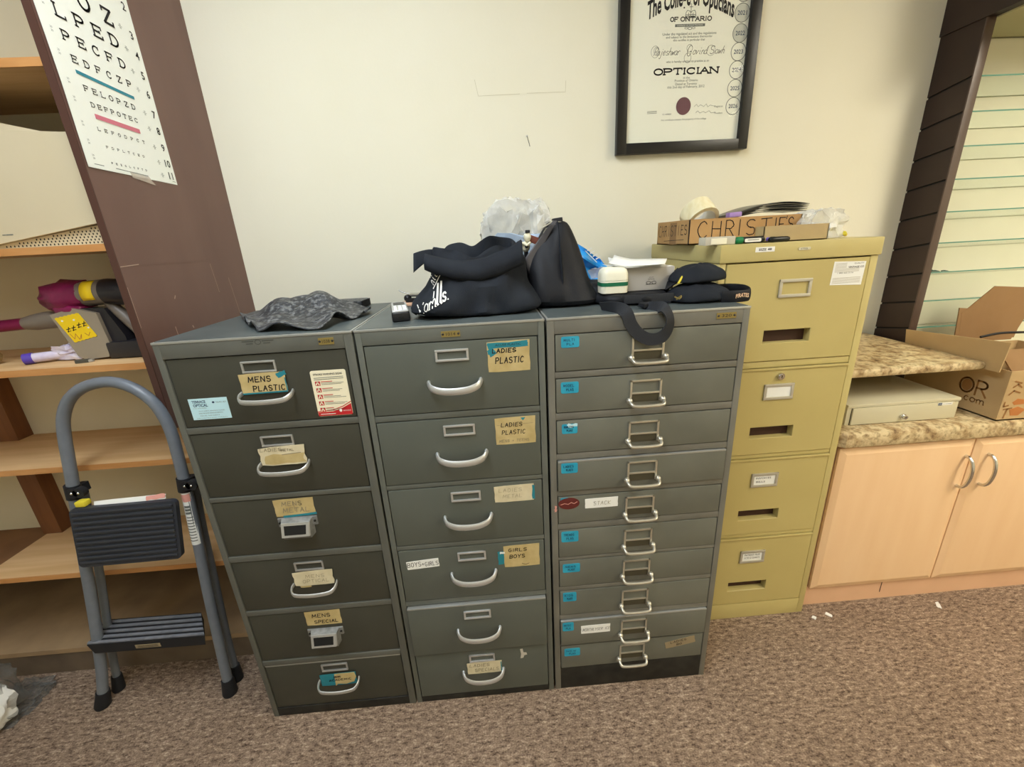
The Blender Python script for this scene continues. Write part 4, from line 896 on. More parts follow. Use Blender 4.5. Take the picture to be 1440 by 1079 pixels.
for i, (a, c) in enumerate(zip(TY, BY)):
    d = ydrawer(i, a, c); y = YF-.002
    z = [1.1958, .8887, .5832, .2779][i]; w_ = [.0927, .0918, .0885, .087][i]
    def printed(mb, i=i):
        if i == 2: mb.text('INVOICES', -.004, .007, .05, .006, .0018, 2); mb.text('BILLS', -.012, -.006, .03, .006, .0018, 2)
        if i == 3: mb.text('PATIENT FILES', 0, .007, .055, .007, .0018, 2); mb.text('A TO Z CHARTS', 0, -.005, .055, .007, .0018, 2)
    holder(d, .4392, z, w_, .05, y, mat('satin_aluminium', (196, 192, 178), .4, metal=.5) if i == 0 else MATS['satin_aluminium'], .0085, None if i == 0 else M['white'], printed if i > 1 else None)
    if i == 1:
        mb = MB().front(.4378, y, .9376); mb.cyl((0, 0, 0), (0, 0, .007), .0105, 20); mb.cyl((0, 0, .007), (0, 0, .009), .0075, 20); mb.bx(-.001, .001, -.004, .004, .009, .0094, mi=1)
        link('lock', mb, [M['chrome'], M['gap']], d)
    if i == 0:
        def st_(mb):
            mb.text('QUALITY', .027, .026, .028, .004, .0011, 1); mb.text('VINTAGE CO', .02, .0165, .045, .005, .0011, 1, .02); mb.text('1 800 555 3116', -.008, .0015, .045, .0035, .0011, 1)
            for k in range(7): mb.line([(-.04, .027-.0037*k), (-.008 if k < 4 else .03, .0275-.0037*k)], .0008, .0011, 2)
            for k in range(5): mb.line([(-.042, -.012-.0035*k), (.038, -.0115-.0035*k)], .0008, .0011, 2)
        label(d, .5862, 1.2282-.001, .091, .0635, y, [M['white'], M['ink'], M['inkfade']], st_, a=-2, jag=0, lab='white printed receipt sticker', nm='sticker')
mb = MB().front(.337, YF-.005, 1.3035); mb.plate(0, 0, .053, .013, 0, .0006); mb.text('SIZE 48', .0, 0, .036, .006, .0009, 1, .02)
link('label', mb, [M['white'], M['ink']], cy, smooth=False)
mb = MB().front(.4467, YF-.005, 1.3); mb.prism(rrect(.034, .0075, .003), 0, .0015); mb.text('STEEL', 0, 0, .02, .004, .0018, 1); link('badge', mb, [M['chrome'], M['inkgrey']], cy)

# ================================================================== CERTIFICATE
cf = thing('framed_certificate', 'framed optician certificate in a black frame hanging on the cream wall', 'certificate', (.3, -.014, 1.6255))
mb = MB(); fx0, fx1, fz0, fz1, fw = .0665, .5335, 1.6255, 2.285, .0335
for a, b_, c, d in ((fx0, fx0+fw, fz0, fz1), (fx1-fw, fx1, fz0, fz1), (fx0+fw-.001, fx1-fw+.001, fz0, fz0+fw), (fx0+fw-.001, fx1-fw+.001, fz1-fw, fz1)): mb.bx(a, b_, -.028, -.001, c, d, .0015)
link('frame', mb, M['blackframe'], cf)
p = MB().front(0, -.012, 0); p.bx(fx0+.02, fx1-.02, fz0+.02, fz1-.02, -.006, 0)
tz = lambda x: 2.031+.036*(1-min(1.2, ((x-.304)/.142)**2))
p.text('The College of Opticians', .304, 0, .288, .058, .0004, 1, .03, fn=lambda X, Y: (X, Y*(1+.0*X)+tz(.304+X)+(Y*.15)))
for pt in [[(.286, 2.017), (.288, 2.031), (.292, 2.037), (.3, 2.035), (.304, 2.03), (.308, 2.035), (.316, 2.037), (.32, 2.031), (.322, 2.017), (.286, 2.017)], [(.296, 2.018), (.297, 2.03)], [(.304, 2.018), (.304, 2.055)], [(.312, 2.018), (.311, 2.03)], [(.299, 2.046), (.309, 2.046)], [(.288, 2.021), (.32, 2.021)], [(.288, 2.025), (.32, 2.025)]]: p.line(pt, .0016, .0004, 2)
p.word('OF', .238, 2.0085, .024, .011, .0026, .0004, 1, gap=.22, serif=.12); p.word('ONTARIO', .272, 2.0085, .102, .011, .0026, .0004, 1, gap=.22, serif=.1)
p.rect(.304, 1.997, .1, .0075, .0003, 2); p.text('LICENCE OF REGISTRATION', .304, 1.997, .085, .0035, .0006, 0)
p.ring(.304, 1.9885, .007, .004, .0014, .0004, 2)
for sx in (-1, 1): p.ring(.304+sx*.012, 1.9895, .006, .003, .0012, .0004, 2)
for txt, z, w_ in (('Under the regulated act and the regulations', 1.9735, .181), ('and subject to the limitations thereunder', 1.965, .156), ('this certifies in particular that', 1.9565, .107), ('who is hereby entitled to practise as an', 1.897, .146), ('in the', 1.8515, .022), ('Province of Ontario', 1.8435, .08), ('Dated at Toronto', 1.8335, .074), ('this 2nd day of February, 2012', 1.824, .129), ('this certificate remains the property of the college', 1.7275, .16)):
    p.text(txt, .304, z, w_, None, .0004, 2)
def cursive(txt, x, z, adv, h, t, mi):
    for i, c in enumerate(txt):
        if c != ' ': p.glyph(c, x+adv*i, z, adv*.96, h, t, .0004, mi, slant=.35)
cursive('Rajeshwar', .187, 1.9165, .0098, .021, .0011, 1); p.ring(.192, 1.927, .014, .017, .0009, .0005, 2); p.ring(.196, 1.929, .009, .012, .0008, .0005, 2)
p.glyph('G', .298, 1.912, .014, .03, .0013, .0004, 1, slant=.25); cursive('ovind', .318, 1.9165, .0098, .021, .0011, 1); p.ring(.303, 1.907, .012, .014, .0009, .0005, 2); p.ring(.308, 1.934, .010, .011, .0009, .0005, 2)
p.glyph('S', .376, 1.9165, .014, .022, .0013, .0004, 1, slant=.3); cursive('awh', .394, 1.9165, .011, .021, .0011, 1); p.ring(.381, 1.926, .015, .015, .0009, .0005, 2)
p.word('OPTICIAN', .192, 1.862, .22, .0165, .0044, .0004, 1, gap=.14, serif=.14)
p.disc(.3, 1.768, .0255, .0265, .0002, .0012, 3, 36)
for pts in ([(.338, 1.765), (.346, 1.772), (.352, 1.764), (.36, 1.77), (.372, 1.764), (.38, 1.772), (.386, 1.763), (.395, 1.768), (.41, 1.764)], [(.345, 1.746), (.352, 1.752), (.36, 1.745), (.372, 1.75), (.38, 1.745), (.392, 1.751), (.4, 1.744), (.415, 1.746)]): p.line(pts, .0009, .0004, 2)
p.text('Registrar', .425, 1.7625, .03, None, .0004, 2); p.text('President', .426, 1.743, .028, None, .0004, 2)
for k in range(3): p.line([(.174, 1.756-.0032*k), (.207, 1.7565-.0032*k)], .0013, .0004, 2)
p.text('C-4083', .243, 1.7455, .03, .0045, .0004, 1)
for yr, z in (('2021', 2.026), ('2022', 1.971), ('2023', 1.9195), ('2024', 1.868), ('2025', 1.815), ('2026', 1.762)):
    x = .4755; p.disc(x, z, .0255, .0262, .0001, .0004, 4 if yr in ('2021', '2022') else 0, 32); p.ring(x, z, .026, .0267, .002, .0006, 2, 32); p.text(yr, x, z, .031, .0125, .0008, 5, .01)
p.disc(.4755, 2.081, .0255, .0262, .0001, .0004, 4, 32); p.ring(.4755, 2.081, .026, .0267, .002, .0006, 2, 32)
link('certificate_sheet', p, [M['paper'], M['ink'], M['inkgrey'], M['seal'], mat('grey_foil_seal', (196, 198, 188), .5), M['inkb']], cf, smooth=False)
link('glass', MB().bx(fx0+.03, fx1-.03, -.0175, -.0165, fz0+.03, fz1-.03), M['frameglass'], cf, smooth=False)
nl = thing('wall_nail', 'small nail with a dark thread end on the cream wall left of the certificate', 'nail', (-.243, 0, 1.699))
link('nail', MB().cyl((-.243, .002, 1.699), (-.243, -.012, 1.7), .0018, 8), M['steel'], nl); link('thread', MB().tube([(-.243, -.01, 1.699), (-.241, -.008, 1.69), (-.236, -.003, 1.676), (-.234, -.001, 1.668)], .0009, 6), M['rope'], nl)

# ================================================================== BASE CABINET AND COUNTER AT THE RIGHT
bc = thing('base_cabinet', 'low peach maple base cabinet with two visible doors under the granite counter', 'cabinet', (1.4, -.24, 0))
link('body', MB().bx(.692, 2.15, -.472, -.003, .0, .672), M['kick'], bc, smooth=False)
tk = MB().bx(.692, 2.15, -.476, -.4725, .0, .088); tk.bx(.985, .9875, -.4768, -.475, .03, .088, mi=1)
link('toe_kick', tk, [M['kick'], M['slot']], bc, smooth=False)
for k, (a, b_) in enumerate(((.6965, 1.1605), (1.1655, 1.63), (1.635, 2.1))):
    z0, z1 = .086, .662
    mb = MB(); R4 = lambda y, e: [(a+e, y, z0+e), (b_-e, y, z0+e), (b_-e, y, z1-e), (a+e, y, z1-e)]
    mb.rings([R4(-.4765, 0), R4(-.486, 0), R4(-.4935, .02), R4(-.494, .024)])
    d = link('door', mb, M['doorwood'], bc, angle=8)
    hx = 1.134 if k == 0 else (1.214 if k == 1 else 1.66)
    pth = smooth_path([(hx, -.493, .605), (hx, -.508, .603), (hx, -.521, .585), (hx, -.5265, .549), (hx, -.521, .512), (hx, -.508, .494), (hx, -.493, .492)], 4)
    link('handle', MB().tube(pth, .0052, 12), M['chrome'], d)
def slab(x0, x1, y0, y1, z0, z1, cut=.02):
    mb = MB(); h = z1-z0; prof = [(0, 0), (0, 0)]
    loops = []
    for e, z in ((.010, z0), (.003, z0+.003), (0, z0+.010), (0, z1-.010), (.003, z1-.003), (.010, z1)):
        loops.append([(x0+e*.4+cut, y0+e, z), (x1-e, y0+e, z), (x1-e, y1, z), (x0+e*.4, y1, z), (x0+e*.4, y0+cut+e, z)])
    return mb.rings(loops)
tag(link('countertop', slab(.6715, 2.16, -.508, -.002, .672, .725), M['granite'], angle=40), 'speckled granite pattern counter with rounded front edge on the peach base cabinet', 'countertop')
rs = thing('raised_counter', 'short raised granite pattern shelf board above the putty cash drawer', 'counter shelf', (.92, -.22, .725))
link('board', slab(.675, 1.157, -.45, -.002, .889, .9185, .006), M['granite'], rs, angle=40)
mb = MB().bx(.68, 1.16, -.06, -.035, .725, .889); mb.bx(.6735, .692, -.40, -.035, .725, .889); link('support', mb, M['darkwood'], rs, smooth=False)
cd = thing('cash_drawer', 'putty coloured metal cash drawer with a round lock under the raised counter board', 'cash drawer', (.92, -.29, .725))
mb = MB().bx(.727, 1.113, -.4495, -.15, .786, .798, .003); mb.bx(.729, 1.111, -.446, -.15, .7255, .787, .001)
link('case', mb, M['drawerbeige'], cd)
mb = MB().bx(.7455, 1.0895, -.4515, -.44, .7275, .7855, .0012); mb.bx(.7435, 1.0915, -.4468, -.44, .726, .7868, mi=1); dr = link('drawer_front', mb, [M['drawerbeige'], M['gap']], cd)
mb = MB().front(.919, -.4515, .7465); mb.cyl((0, 0, 0), (0, 0, .006), .0095, 20); mb.cyl((0, 0, .006), (0, 0, .014), .007, 20); mb.bx(-.001, .001, -.004, .004, .014, .0144, mi=1); link('lock', mb, [M['chrome'], M['gap']], dr)
mb = MB().front(1.058, -.4515, .7805); mb.plate(0, 0, .05, .009, 0, .0006, 0, 0); mb.plate(-.018, 0, .012, .0085, .0006, .001, 1); mb.text('APG', -.018, 0, .009, .004, .0012, 0); mb.line([(-.008, 0), (.02, 0)], .0012, .0008, 2); link('label', mb, [M['inkwhite'], M['inkb'], M['inkgrey']], dr, smooth=False)
link('key_knob', MB().cyl((1.11, -.43, .776), (1.124, -.43, .776), .0055, 12), M['rubber'], cd)

# cardboard shipping box with open flaps
cb = thing('cardboard_box', 'open cardboard shipping box with raised flaps on the counter beside the dark slatted board', 'cardboard box', (1.41, -.33, .725))
bx0, bx1, by0, by1, bz0, bz1, th = 1.2, 1.63, -.493, -.165, .7255, .893, .004
mb = MB().bx(bx0, bx1, by0, by1, bz0, bz0+th)
mb.bx(bx0, bx0+th, by0, by1, bz0, bz1); mb.bx(bx1-th, bx1, by0, by1, bz0, bz1); mb.bx(bx0+th, bx1-th, by0, by0+th, bz0, bz1); mb.bx(bx0+th, bx1-th, by1-th, by1, bz0, bz1)
mb.at((bx0, 0, 0), (0, -1, 0), (0, 0, 1))
mb.glyph('O', .362, .789, .042, .05, .006, .0008, 1); mb.disc(.383, .814, .016, .02, .0002, .0005, 3); mb.glyph('R', .412, .788, .034, .05, .006, .0008, 1)
cw = [('.', .372, .762, .01), ('c', .385, .762, .016), ('o', .404, .762, .017), ('m', .424, .762, .024)]
for c, u, z, w_ in cw: mb.glyph(c, u, z, w_, .026, .003, .0008, 1)
mb.front(0, by0, 0)
for pts in ([(1.222, .86), (1.245, .853)], [(1.222, .84), (1.235, .85), (1.25, .838)], [(1.215, .815), (1.228, .828), (1.25, .82)], [(1.21, .79), (1.21, .775), (1.225, .778)], [(1.213, .765), (1.24, .768)], [(1.226, .766), (1.221, .735)]): mb.line(pts, .005, .0008, 1)
mb.prism([(1.236, .787), (1.25, .8), (1.275, .795), (1.28, .78), (1.245, .778)], 0, .0006, 2); mb.prism([(1.235, .763), (1.26, .772), (1.29, .76), (1.27, .74), (1.243, .742)], 0, .0006, 2)
link('body', mb, [M['card2'], M['brownmark'], M['orange'], mat('cardboard_stain', (160, 118, 70), .8)], cb, smooth=False)
mb = MB().at((bx0+.002, 0, 0), (0, -1, 0), (-.04, 0, 1)); mb.prism([(.175, .878), (.488, .893), (.497, .99), (.163, .965)], 0, .004)
for i, c in enumerate('seidaL'):
    mb.glyph(c, .46-.02*(5-i)+.016, .953, .015, .018, .0022, -.0008, 1, rot=180)
for i, c in enumerate('.el'[::-1]): mb.glyph(c, .466-.012*(2-i)+.012, .915, .011, .018, .004, -.0008, 1, rot=180)
link('flap', mb, [M['card2'], M['brownmark']], cb, smooth=False)['label'] = 'left flap standing up with upside down writing'
mb = MB().at((0, by1+.002, 0), (1, 0, 0), (0, .02, 1)); mb.prism([(1.385, .893), (1.62, .893), (1.66, 1.0), (1.372, 1.03)], 0, .004); link('flap', mb, M['cardin'], cb, smooth=False)['label'] = 'rear flap tilted upward'
mb = MB().at((0, by1+.011, 0), (1, 0, 0), (0, .01, 1)); mb.prism([(1.40, .9), (1.63, .9), (1.66, 1.09), (1.49, 1.105), (1.41, 1.03), (1.385, 1.01)], 0, .004); link('flap', mb, M['cardin'], cb, smooth=False)['label'] = 'torn flap standing behind the rear flap'
mb = MB().at((0, by0+.006, 0), (1, 0, 0), (0, .75, .6)); mb.prism([(1.21, 0), (1.62, 0), (1.6, .09), (1.23, .09)], 0, .004)
for i, v in enumerate(mb.v): mb.v[i] = (v[0], v[1], v[2]+bz1-.01)
link('flap', mb, M['cardin'], cb, smooth=False)['label'] = 'front flap folded inward'
kb = MB().tube(smooth_path([(1.30, -.3, .955), (1.36, -.31, .968), (1.45, -.32, .968), (1.6, -.3, .965)], 5), .004, 8)
link('cable', kb, M['rope'], cb)['label'] = 'black cable lying over the open box'

# ================================================================== THINGS ON THE GREY CABINETS
T = GH
# crackled leather cloth, a draped sheet with its rear part humped up
lc = MB()
def hump(x, y):
    a = 1.1*math.exp(-(((x+.93)/.12)**2+((y+.405)/.085)**2)); b = .22*math.exp(-(((x+1.02)/.08)**2+((y+.56)/.06)**2))+.25*math.exp(-(((x+.86)/.06)**2+((y+.6)/.05)**2))
    f = .012*math.sin(x*46+y*20)+.007*math.sin(y*70-x*22)
    return T+.004+.048*a+.028*b+max(-.003, f)*(.6+.25*a)
out = [(-1.128, -.40), (-1.02, -.57), (-.965, -.638), (-.955, -.655), (-.86, -.676), (-.79, -.683), (-.79, -.61), (-.765, -.56), (-.735, -.475), (-.752, -.43), (-.83, -.385), (-.90, -.345), (-1.0, -.335), (-1.08, -.345)]
cx_, cy_ = -.93, -.5
def outr(th):
    best = None
    for (ax, ay), (bx_, by_) in zip(out, out[1:]+out[:1]):
        d = (math.cos(th), math.sin(th)); ex, ey = bx_-ax, by_-ay; den = d[0]*ey-d[1]*ex
        if abs(den) < 1e-9: continue
        t = ((ax-cx_)*ey-(ay-cy_)*ex)/den; u = ((ax-cx_)*d[1]-(ay-cy_)*d[0])/den
        if t > 0 and -1e-6 <= u <= 1+1e-6: best = max(best or 0, t)
    return best or .1
NT, NR = 120, 26
vs = [(cx_, cy_, hump(cx_, cy_)+.001)]
for j in range(1, NR+1):
    for i in range(NT):
        th = 2*PI*i/NT; r = outr(th)*j/NR; x, y = cx_+r*math.cos(th), cy_+r*math.sin(th)
        e = (j/NR)**6
        vs.append((x, y, hump(x, y)+e*.016*(.5+.5*math.sin(th*9+1))*(1 if y < -.5 else .4)))
fs = [(0, 1+i, 1+(i+1) % NT) for i in range(NT)]
for j in range(NR-1):
    for i in range(NT): fs.append((1+j*NT+i, 1+(j+1)*NT+i, 1+(j+1)*NT+(i+1) % NT, 1+j*NT+(i+1) % NT))
lc.add(vs, fs)
tag(link('leather_cloth', lc, M['leather'], solid=.003), 'crumpled crackled black leather cloth on the dark olive cabinet', 'leather cloth')
fd = thing('folded_pouch', 'flat dark grey pouch behind the crackled leather cloth on the dark olive cabinet', 'pouch', (-.84, -.32, T))
mb = MB().at((-.865, -.30, T+.013), (1, -.05, 0), (.05, 1, 0)); mb.bx(-.07, .07, -.045, .035, -.0125, .0105, .005); link('body', mb, M['leather'], fd)
mb = MB().at((-.865, -.30, T+.013), (1, -.05, 0), (.05, 1, 0)); mb.bx(.0705, .0735, -.043, .033, -.012, .009, .001); link('open_end', mb, M['leatherback'], fd)

ph = thing('cordless_phone', 'small silver faced black cordless phone lying beside the black canvas tote', 'phone', (-.64, -.56, T))
A0 = dict(o=(-.644, -.55, T), u=(1, .25, 0), v=(-.22, 1, 0))
mb = MB().at(**A0); mb.bx(-.0215, .0215, -.085, .085, .0005, .024, .006, seg=3); link('body', mb, M['phonebody'], ph)
mb = MB().at(**A0); mb.bx(-.0195, .0195, -.083, .083, .0225, .028, .004, seg=3)
for i in range(3):
    for j in range(5): mb.bx(-.0145+i*.011, -.0065+i*.011, -.074+j*.016, -.064+j*.016, .027, .0295, .001, mi=1)
mb.bx(-.0145, .0145, .02, .07, .027, .0285, mi=2); link('face', mb, [M['phoneface'], M['white'], M['phonebody']], ph)
link('port', MB().at(**A0).bx(-.006, .006, -.0865, -.0845, .008, .014), M['gap'], ph)

sp = thing('stapler', 'small silver and black stapler on a peach wood block behind the black canvas tote', 'stapler', (-.62, -.33, T))
link('wood_block', MB().at((-.63, -.335, T), (1, -.1, 0), (.1, 1, 0)).bx(-.055, .06, -.03, .03, .0005, .009, .002), M['peach'], sp)
mb = MB().at((-.63, -.335, T+.009), (1, -.1, 0), (.1, 1, 0)); mb.bx(-.035, .05, -.012, .012, 0, .012, .003); mb.sphere((-.03, 0, .012), .012, .012, .011, mi=0); link('base', mb, M['phonebody'], sp)
mb = MB().at((-.63, -.335, T+.009), (1, -.1, 0), (.1, 1, 0)); mb.tube([(-.02, 0, .022), (.02, 0, .021), (.06, 0, .022)], [.011, .012, .012], 12, ry=.006, up=(0, 0, 1)); mb.tube([(-.02, .0, .024), (-.045, 0, .031), (-.055, 0, .037)], .0018, 6); link('arm', mb, M['chrome'], sp)

# black canvas tote, slumped, mouth open at the top
def loft(mb, rows, n=72, wr=.006, ws=13., inner=None, seed=0., mi=None, p=2.6):
    L = []
    for k, (z, xa, xb, ya, yb, tilt) in enumerate(rows):
        r = []
        for i in range(n):
            th = 2*PI*i/n; c, s = math.cos(th), math.sin(th)
            q = (abs(c)**p+abs(s)**p)**(-1/p)
            x = (xa+xb)/2+(xb-xa)/2*c*q; y = (ya+yb)/2+(yb-ya)/2*s*q
            zz = z+(tilt(x, y) if tilt else 0)
            d = wr*(nz((x*ws+seed, y*ws, zz*ws*1.3))+.5*nz((x*ws*2.3, y*ws*2.3+seed, zz*ws*2)))
            if k == 0: d = abs(d)*-.4
            r.append((x+d*c, y+d*s*1.6, max(T+.0008, zz+(d*.5 if k else 0))))
        L.append(r)
    return mb.rings(L, mi, capa=True, capb=inner is None)
rim = lambda x, y: .030*math.exp(-((x+.385)/.045)**2)+.014*math.exp(-((x+.50)/.05)**2)-.010*math.exp(-((x+.445)/.02)**2)+.012*math.sin((x+.5)*18)*(1 if y > -.53 else -.9)-(.03*max(0, -(y+.56))/.1)
tt = thing('tote_bag', 'slumped black canvas tote bag with white lettering on the green grey cabinet', 'tote bag', (-.445, -.545, T))
mb = MB()
loft(mb, [(T+.001, -.602, -.284, -.640, -.47, None), (T+.012, -.612, -.281, -.648, -.462, None), (T+.035, -.604, -.288, -.645, -.46, None), (T+.07, -.583, -.297, -.622, -.455, None), (T+.10, -.566, -.306, -.606, -.455, None),
          (T+.128, -.558, -.315, -.60, -.46, lambda x, y: .5*rim(x, y)), (T+.150, -.552, -.327, -.592, -.466, rim), (T+.156, -.545, -.335, -.585, -.472, rim), (T+.148, -.535, -.343, -.577, -.478, rim), (T+.12, -.528, -.35, -.57, -.486, lambda x, y: .6*rim(x, y)), (T+.09, -.5, -.38, -.55, -.5, None)], wr=.024, ws=13., seed=2.)
mb.mi = 0
tote_body = link('body', mb, M['blackcloth'], tt, angle=60, sub=1)
from mathutils.bvhtree import BVHTree
bpy.context.view_layer.update()
tote_tree = BVHTree.FromObject(tote_body, bpy.context.evaluated_depsgraph_get())
tote_off = Vector(tt.location)
def press(mb, out=.0035):                     # lay printed lettering on the cloth it is printed on
    for i, v in enumerate(mb.v):
        h = tote_tree.ray_cast(Vector((v[0], -1.2, v[2]))-tote_off, Vector((0, 1, 0)))
        if h[0] is not None: mb.v[i] = (v[0], h[0].y+tote_off.y-out, v[2])
    return mb
# hem fold and loose top corner
mb = MB()
def hem(u, v):
    x = -.56+.235*u; y = -.607-.012*math.sin(PI*u)+.02*v-.014*math.sin(PI*v); z = T+.118-.030*math.sin(PI*u)+.034*v+.02*u*v
    return (x, y, z+.006*nz((u*5, v*2, 1)))
mb.grid(28, 8, hem); link('folded_hem', mb, M['blackcloth'], tt, angle=70, solid=.005)
mb = MB().grid(10, 8, lambda u, v: (-.588+.07*u-.0*v, -.575-.03*v*(1-u)+.05*u, T+.154-.032*v*(1-.8*u)+.007*math.sin(3*u)-.010*(1-u)*v))
link('top_corner', mb, M['blackcloth'], tt, angle=70, solid=.004)
def wrap(X, Y):
    return X, Y
mb = MB().at((-.5575, -.6555, T+.036), (1, -.25, .36), (-.25, .3, 1))
q = .84
for c, x, y, w_, h, t_ in (('M', -.045, -.014, .026, .026, .003), ('a', -.016, -.012, .015, .034, .0028), ('r', 0, -.011, .011, .034, .0028), ('h', .010, -.010, .013, .038, .003), ('l', .022, -.008, .011, .052, .006), ('l', .033, -.008, .011, .054, .006), ('s', .043, -.006, .013, .040, .0044)):
    mb.glyph(c, x*q, y*q, w_*q, h*q, t_*q, 0, slant=.3)
mb.rect(.062*q, -.004, .003, .003, 0)
for k in range(3): mb.line([((-.046+.006*k)*q, -.012), ((-.034+.006*k)*q, -.020)], .0012, 0)
link('lettering', press(mb), M['inkwhite'], tt, smooth=False)['label'] = 'white printed store lettering'
mb = MB().at((-.545, -.6, T+.098), (.45, 0, .8), (-.8, 0, .45))
for i, c in enumerate('hills'): mb.glyph(c, -.018+.009*i, -.008, .008, .018, .0022, 0, slant=.2)
mb.line([(-.024, -.012), (.026, -.014)], .0022, 0); link('lettering', press(mb), M['inkwhite'], tt, smooth=False)['label'] = 'second white lettering near the folded corner'

# upright black nylon bag behind
nb = thing('nylon_bag', 'upright pointed black nylon bag standing between the tote and the white case', 'bag', (-.22, -.5, T))
mb = MB()
loft(mb, [(T+.001, -.300, -.125, -.572, -.44, None), (T+.012, -.308, -.115, -.58, -.43, None), (T+.05, -.306, -.135, -.572, -.43, None), (T+.10, -.303, -.152, -.556, -.44, None), (T+.14, -.292, -.168, -.54, -.455, None), (T+.175, -.275, -.186, -.527, -.465, None),
          (T+.2, -.255, -.199, -.518, -.475, None), (T+.213, -.243, -.206, -.512, -.48, None)], wr=.012, ws=12., seed=9.)
link('body', mb, M['blackcloth2'], nb, angle=60, sub=1)
mb = MB().at((-.224, -.5, T+.215), (1, 0, .1), (0, 1, 0)); mb.bx(-.012, .013, -.012, .012, -.008, .006, .002); link('clip', mb, M['rubber'], nb)
mb = MB().tube([(-.2205, -.56, T+.01), (-.222, -.558, T+.08), (-.224, -.538, T+.15), (-.2245, -.515, T+.208)], .003, 6, ry=.008, up=(0, 1, 0)); link('zip_seam', mb, M['blackcloth'], nb)
mb = MB().grid(8, 6, lambda u, v: (-.315+.075*u+.01*v, -.535+.012*math.sin(3*u), T+.125+.088*u-.038*v*(1-u)))
link('side_flap', mb, [mat('grey_bag_lining', (74, 72, 74), .5)], nb, angle=70, solid=.003)
mb = MB()
for i in range(4): mb.tube([(-.262+.011*i, -.515, T+.185+.006*i), (-.256+.011*i, -.52, T+.196+.005*i), (-.247+.011*i, -.512, T+.198+.004*i)], .0016, 6)
mb.tube([(-.268, -.51, T+.196), (-.228, -.51, T+.217)], .0018, 6); link('buckle', mb, M['nickel'], nb)
db = MB(); loft(db, [(T+.001, -.15, -.02, -.53, -.40, None), (T+.02, -.16, -.012, -.535, -.395, None), (T+.045, -.15, -.04, -.52, -.40, None), (T+.052, -.14, -.06, -.5, -.42, None)], wr=.010, ws=16., seed=5.)
sb = thing('shoulder_bag', 'flat black shoulder bag under the white case, its strap hanging over the cabinet front', 'shoulder bag', (-.02, -.5, T))
db2 = MB(); loft(db2, [(T+.0008, -.135, .055, -.600, -.42, None), (T+.008, -.142, .062, -.606, -.41, None), (T+.022, -.14, .06, -.602, -.41, None), (T+.029, -.13, .05, -.59, -.42, None)], wr=.006, ws=22., seed=4.)
link('body', db2, M['blackcloth2'], sb, angle=60, sub=1)
link('bunched_cloth', db, M['blackcloth2'], sb, angle=60, sub=1)
mb = MB().bx(-.075, .052, -.607, -.602, T+.006, T+.027, .002); mb.bx(-.01, .045, -.609, -.606, T+.002, T+.008, .001, mi=1); link('front_band', mb, [M['webbing'], M['blackcloth']], sb)
sp_ = smooth_path([(-.142, -.64, T+.006), (-.12, -.69, T+.012), (-.103, -.7105, T+.004), (-.091, -.7135, T-.025), (-.071, -.714, T-.049), (-.045, -.715, T-.062), (-.018, -.7155, T-.058), (-.003, -.716, T-.036), (-.003, -.7165, T-.012), (-.014, -.708, T+.008), (-.03, -.68, T+.006), (-.04, -.64, T+.005)], 5)
def strap(mb, P, wd, th, Z=Vector((0, -1, 0))):
    L = []
    for i, c in enumerate(P):
        t = (P[min(i+1, len(P)-1)]-P[max(i-1, 0)]).normalized(); fz = Z-t*Z.dot(t)
        if fz.length < .25: fz = Vector((0, 0, 1))-t*t.z
        k = i/(len(P)-1)
        fz = (fz.normalized()*(1-.0)+t.cross(fz.normalized())*(.75*math.sin(PI*max(0, (k-.55)/.45)))).normalized()
        a = t.cross(fz).normalized()
        L.append([c+a*wd/2+fz*th/2, c+a*wd/2-fz*th/2, c-a*wd/2-fz*th/2, c-a*wd/2+fz*th/2])
    return mb.rings(L)
link('strap', strap(MB(), sp_, .0285, .0028), M['webbing'], sb, angle=50)
mb = MB().at((-.03, -.655, T+.008), (1, .2, 0), (-.2, 1, 0)); mb.bx(-.02, .02, -.014, .014, -.004, .006, .002); link('strap_slider', mb, M['rubber'], sb)
mb = MB().at((-.08, -.667, T+.006), (1, .3, 0), (-.3, 1, 0)); mb.bx(-.005, .005, -.003, .003, -.002, .003, .001); 

# cream case with a green stripe
cs = thing('spectacle_case', 'cream white rounded case with a green stripe standing on the black shoulder bag', 'case', (-.09, -.55, T+.03))
def rr(cx, cy, z, w, d, r, n=6): return [(cx+x, cy+y, z) for x, y in rrect(w, d, r, n)]
mb = MB().rings([rr(-.0885, -.548, z, w, d, r) for z, w, d, r in ((T+.0285, .062, .05, .012), (T+.0305, .069, .057, .014), (T+.055, .0705, .058, .015), (T+.0615, .0705, .058, .015))])
link('body', mb, M['whiteplastic'], cs, angle=40)
mb = MB().rings([rr(-.0885, -.548, z, w, d, r) for z, w, d, r in ((T+.0622, .0705, .058, .015), (T+.078, .070, .0575, .015), (T+.088, .064, .052, .015), (T+.0935, .05, .04, .014), (T+.095, .03, .022, .008))])
link('lid', mb, M['whiteplastic'], cs, angle=40)
mb = MB().rings([rr(-.0885, -.548, z, .0712, .0587, .0153) for z in (T+.048, T+.0575)], capa=False, capb=False)
link('stripe', mb, M['green'], cs, angle=40)

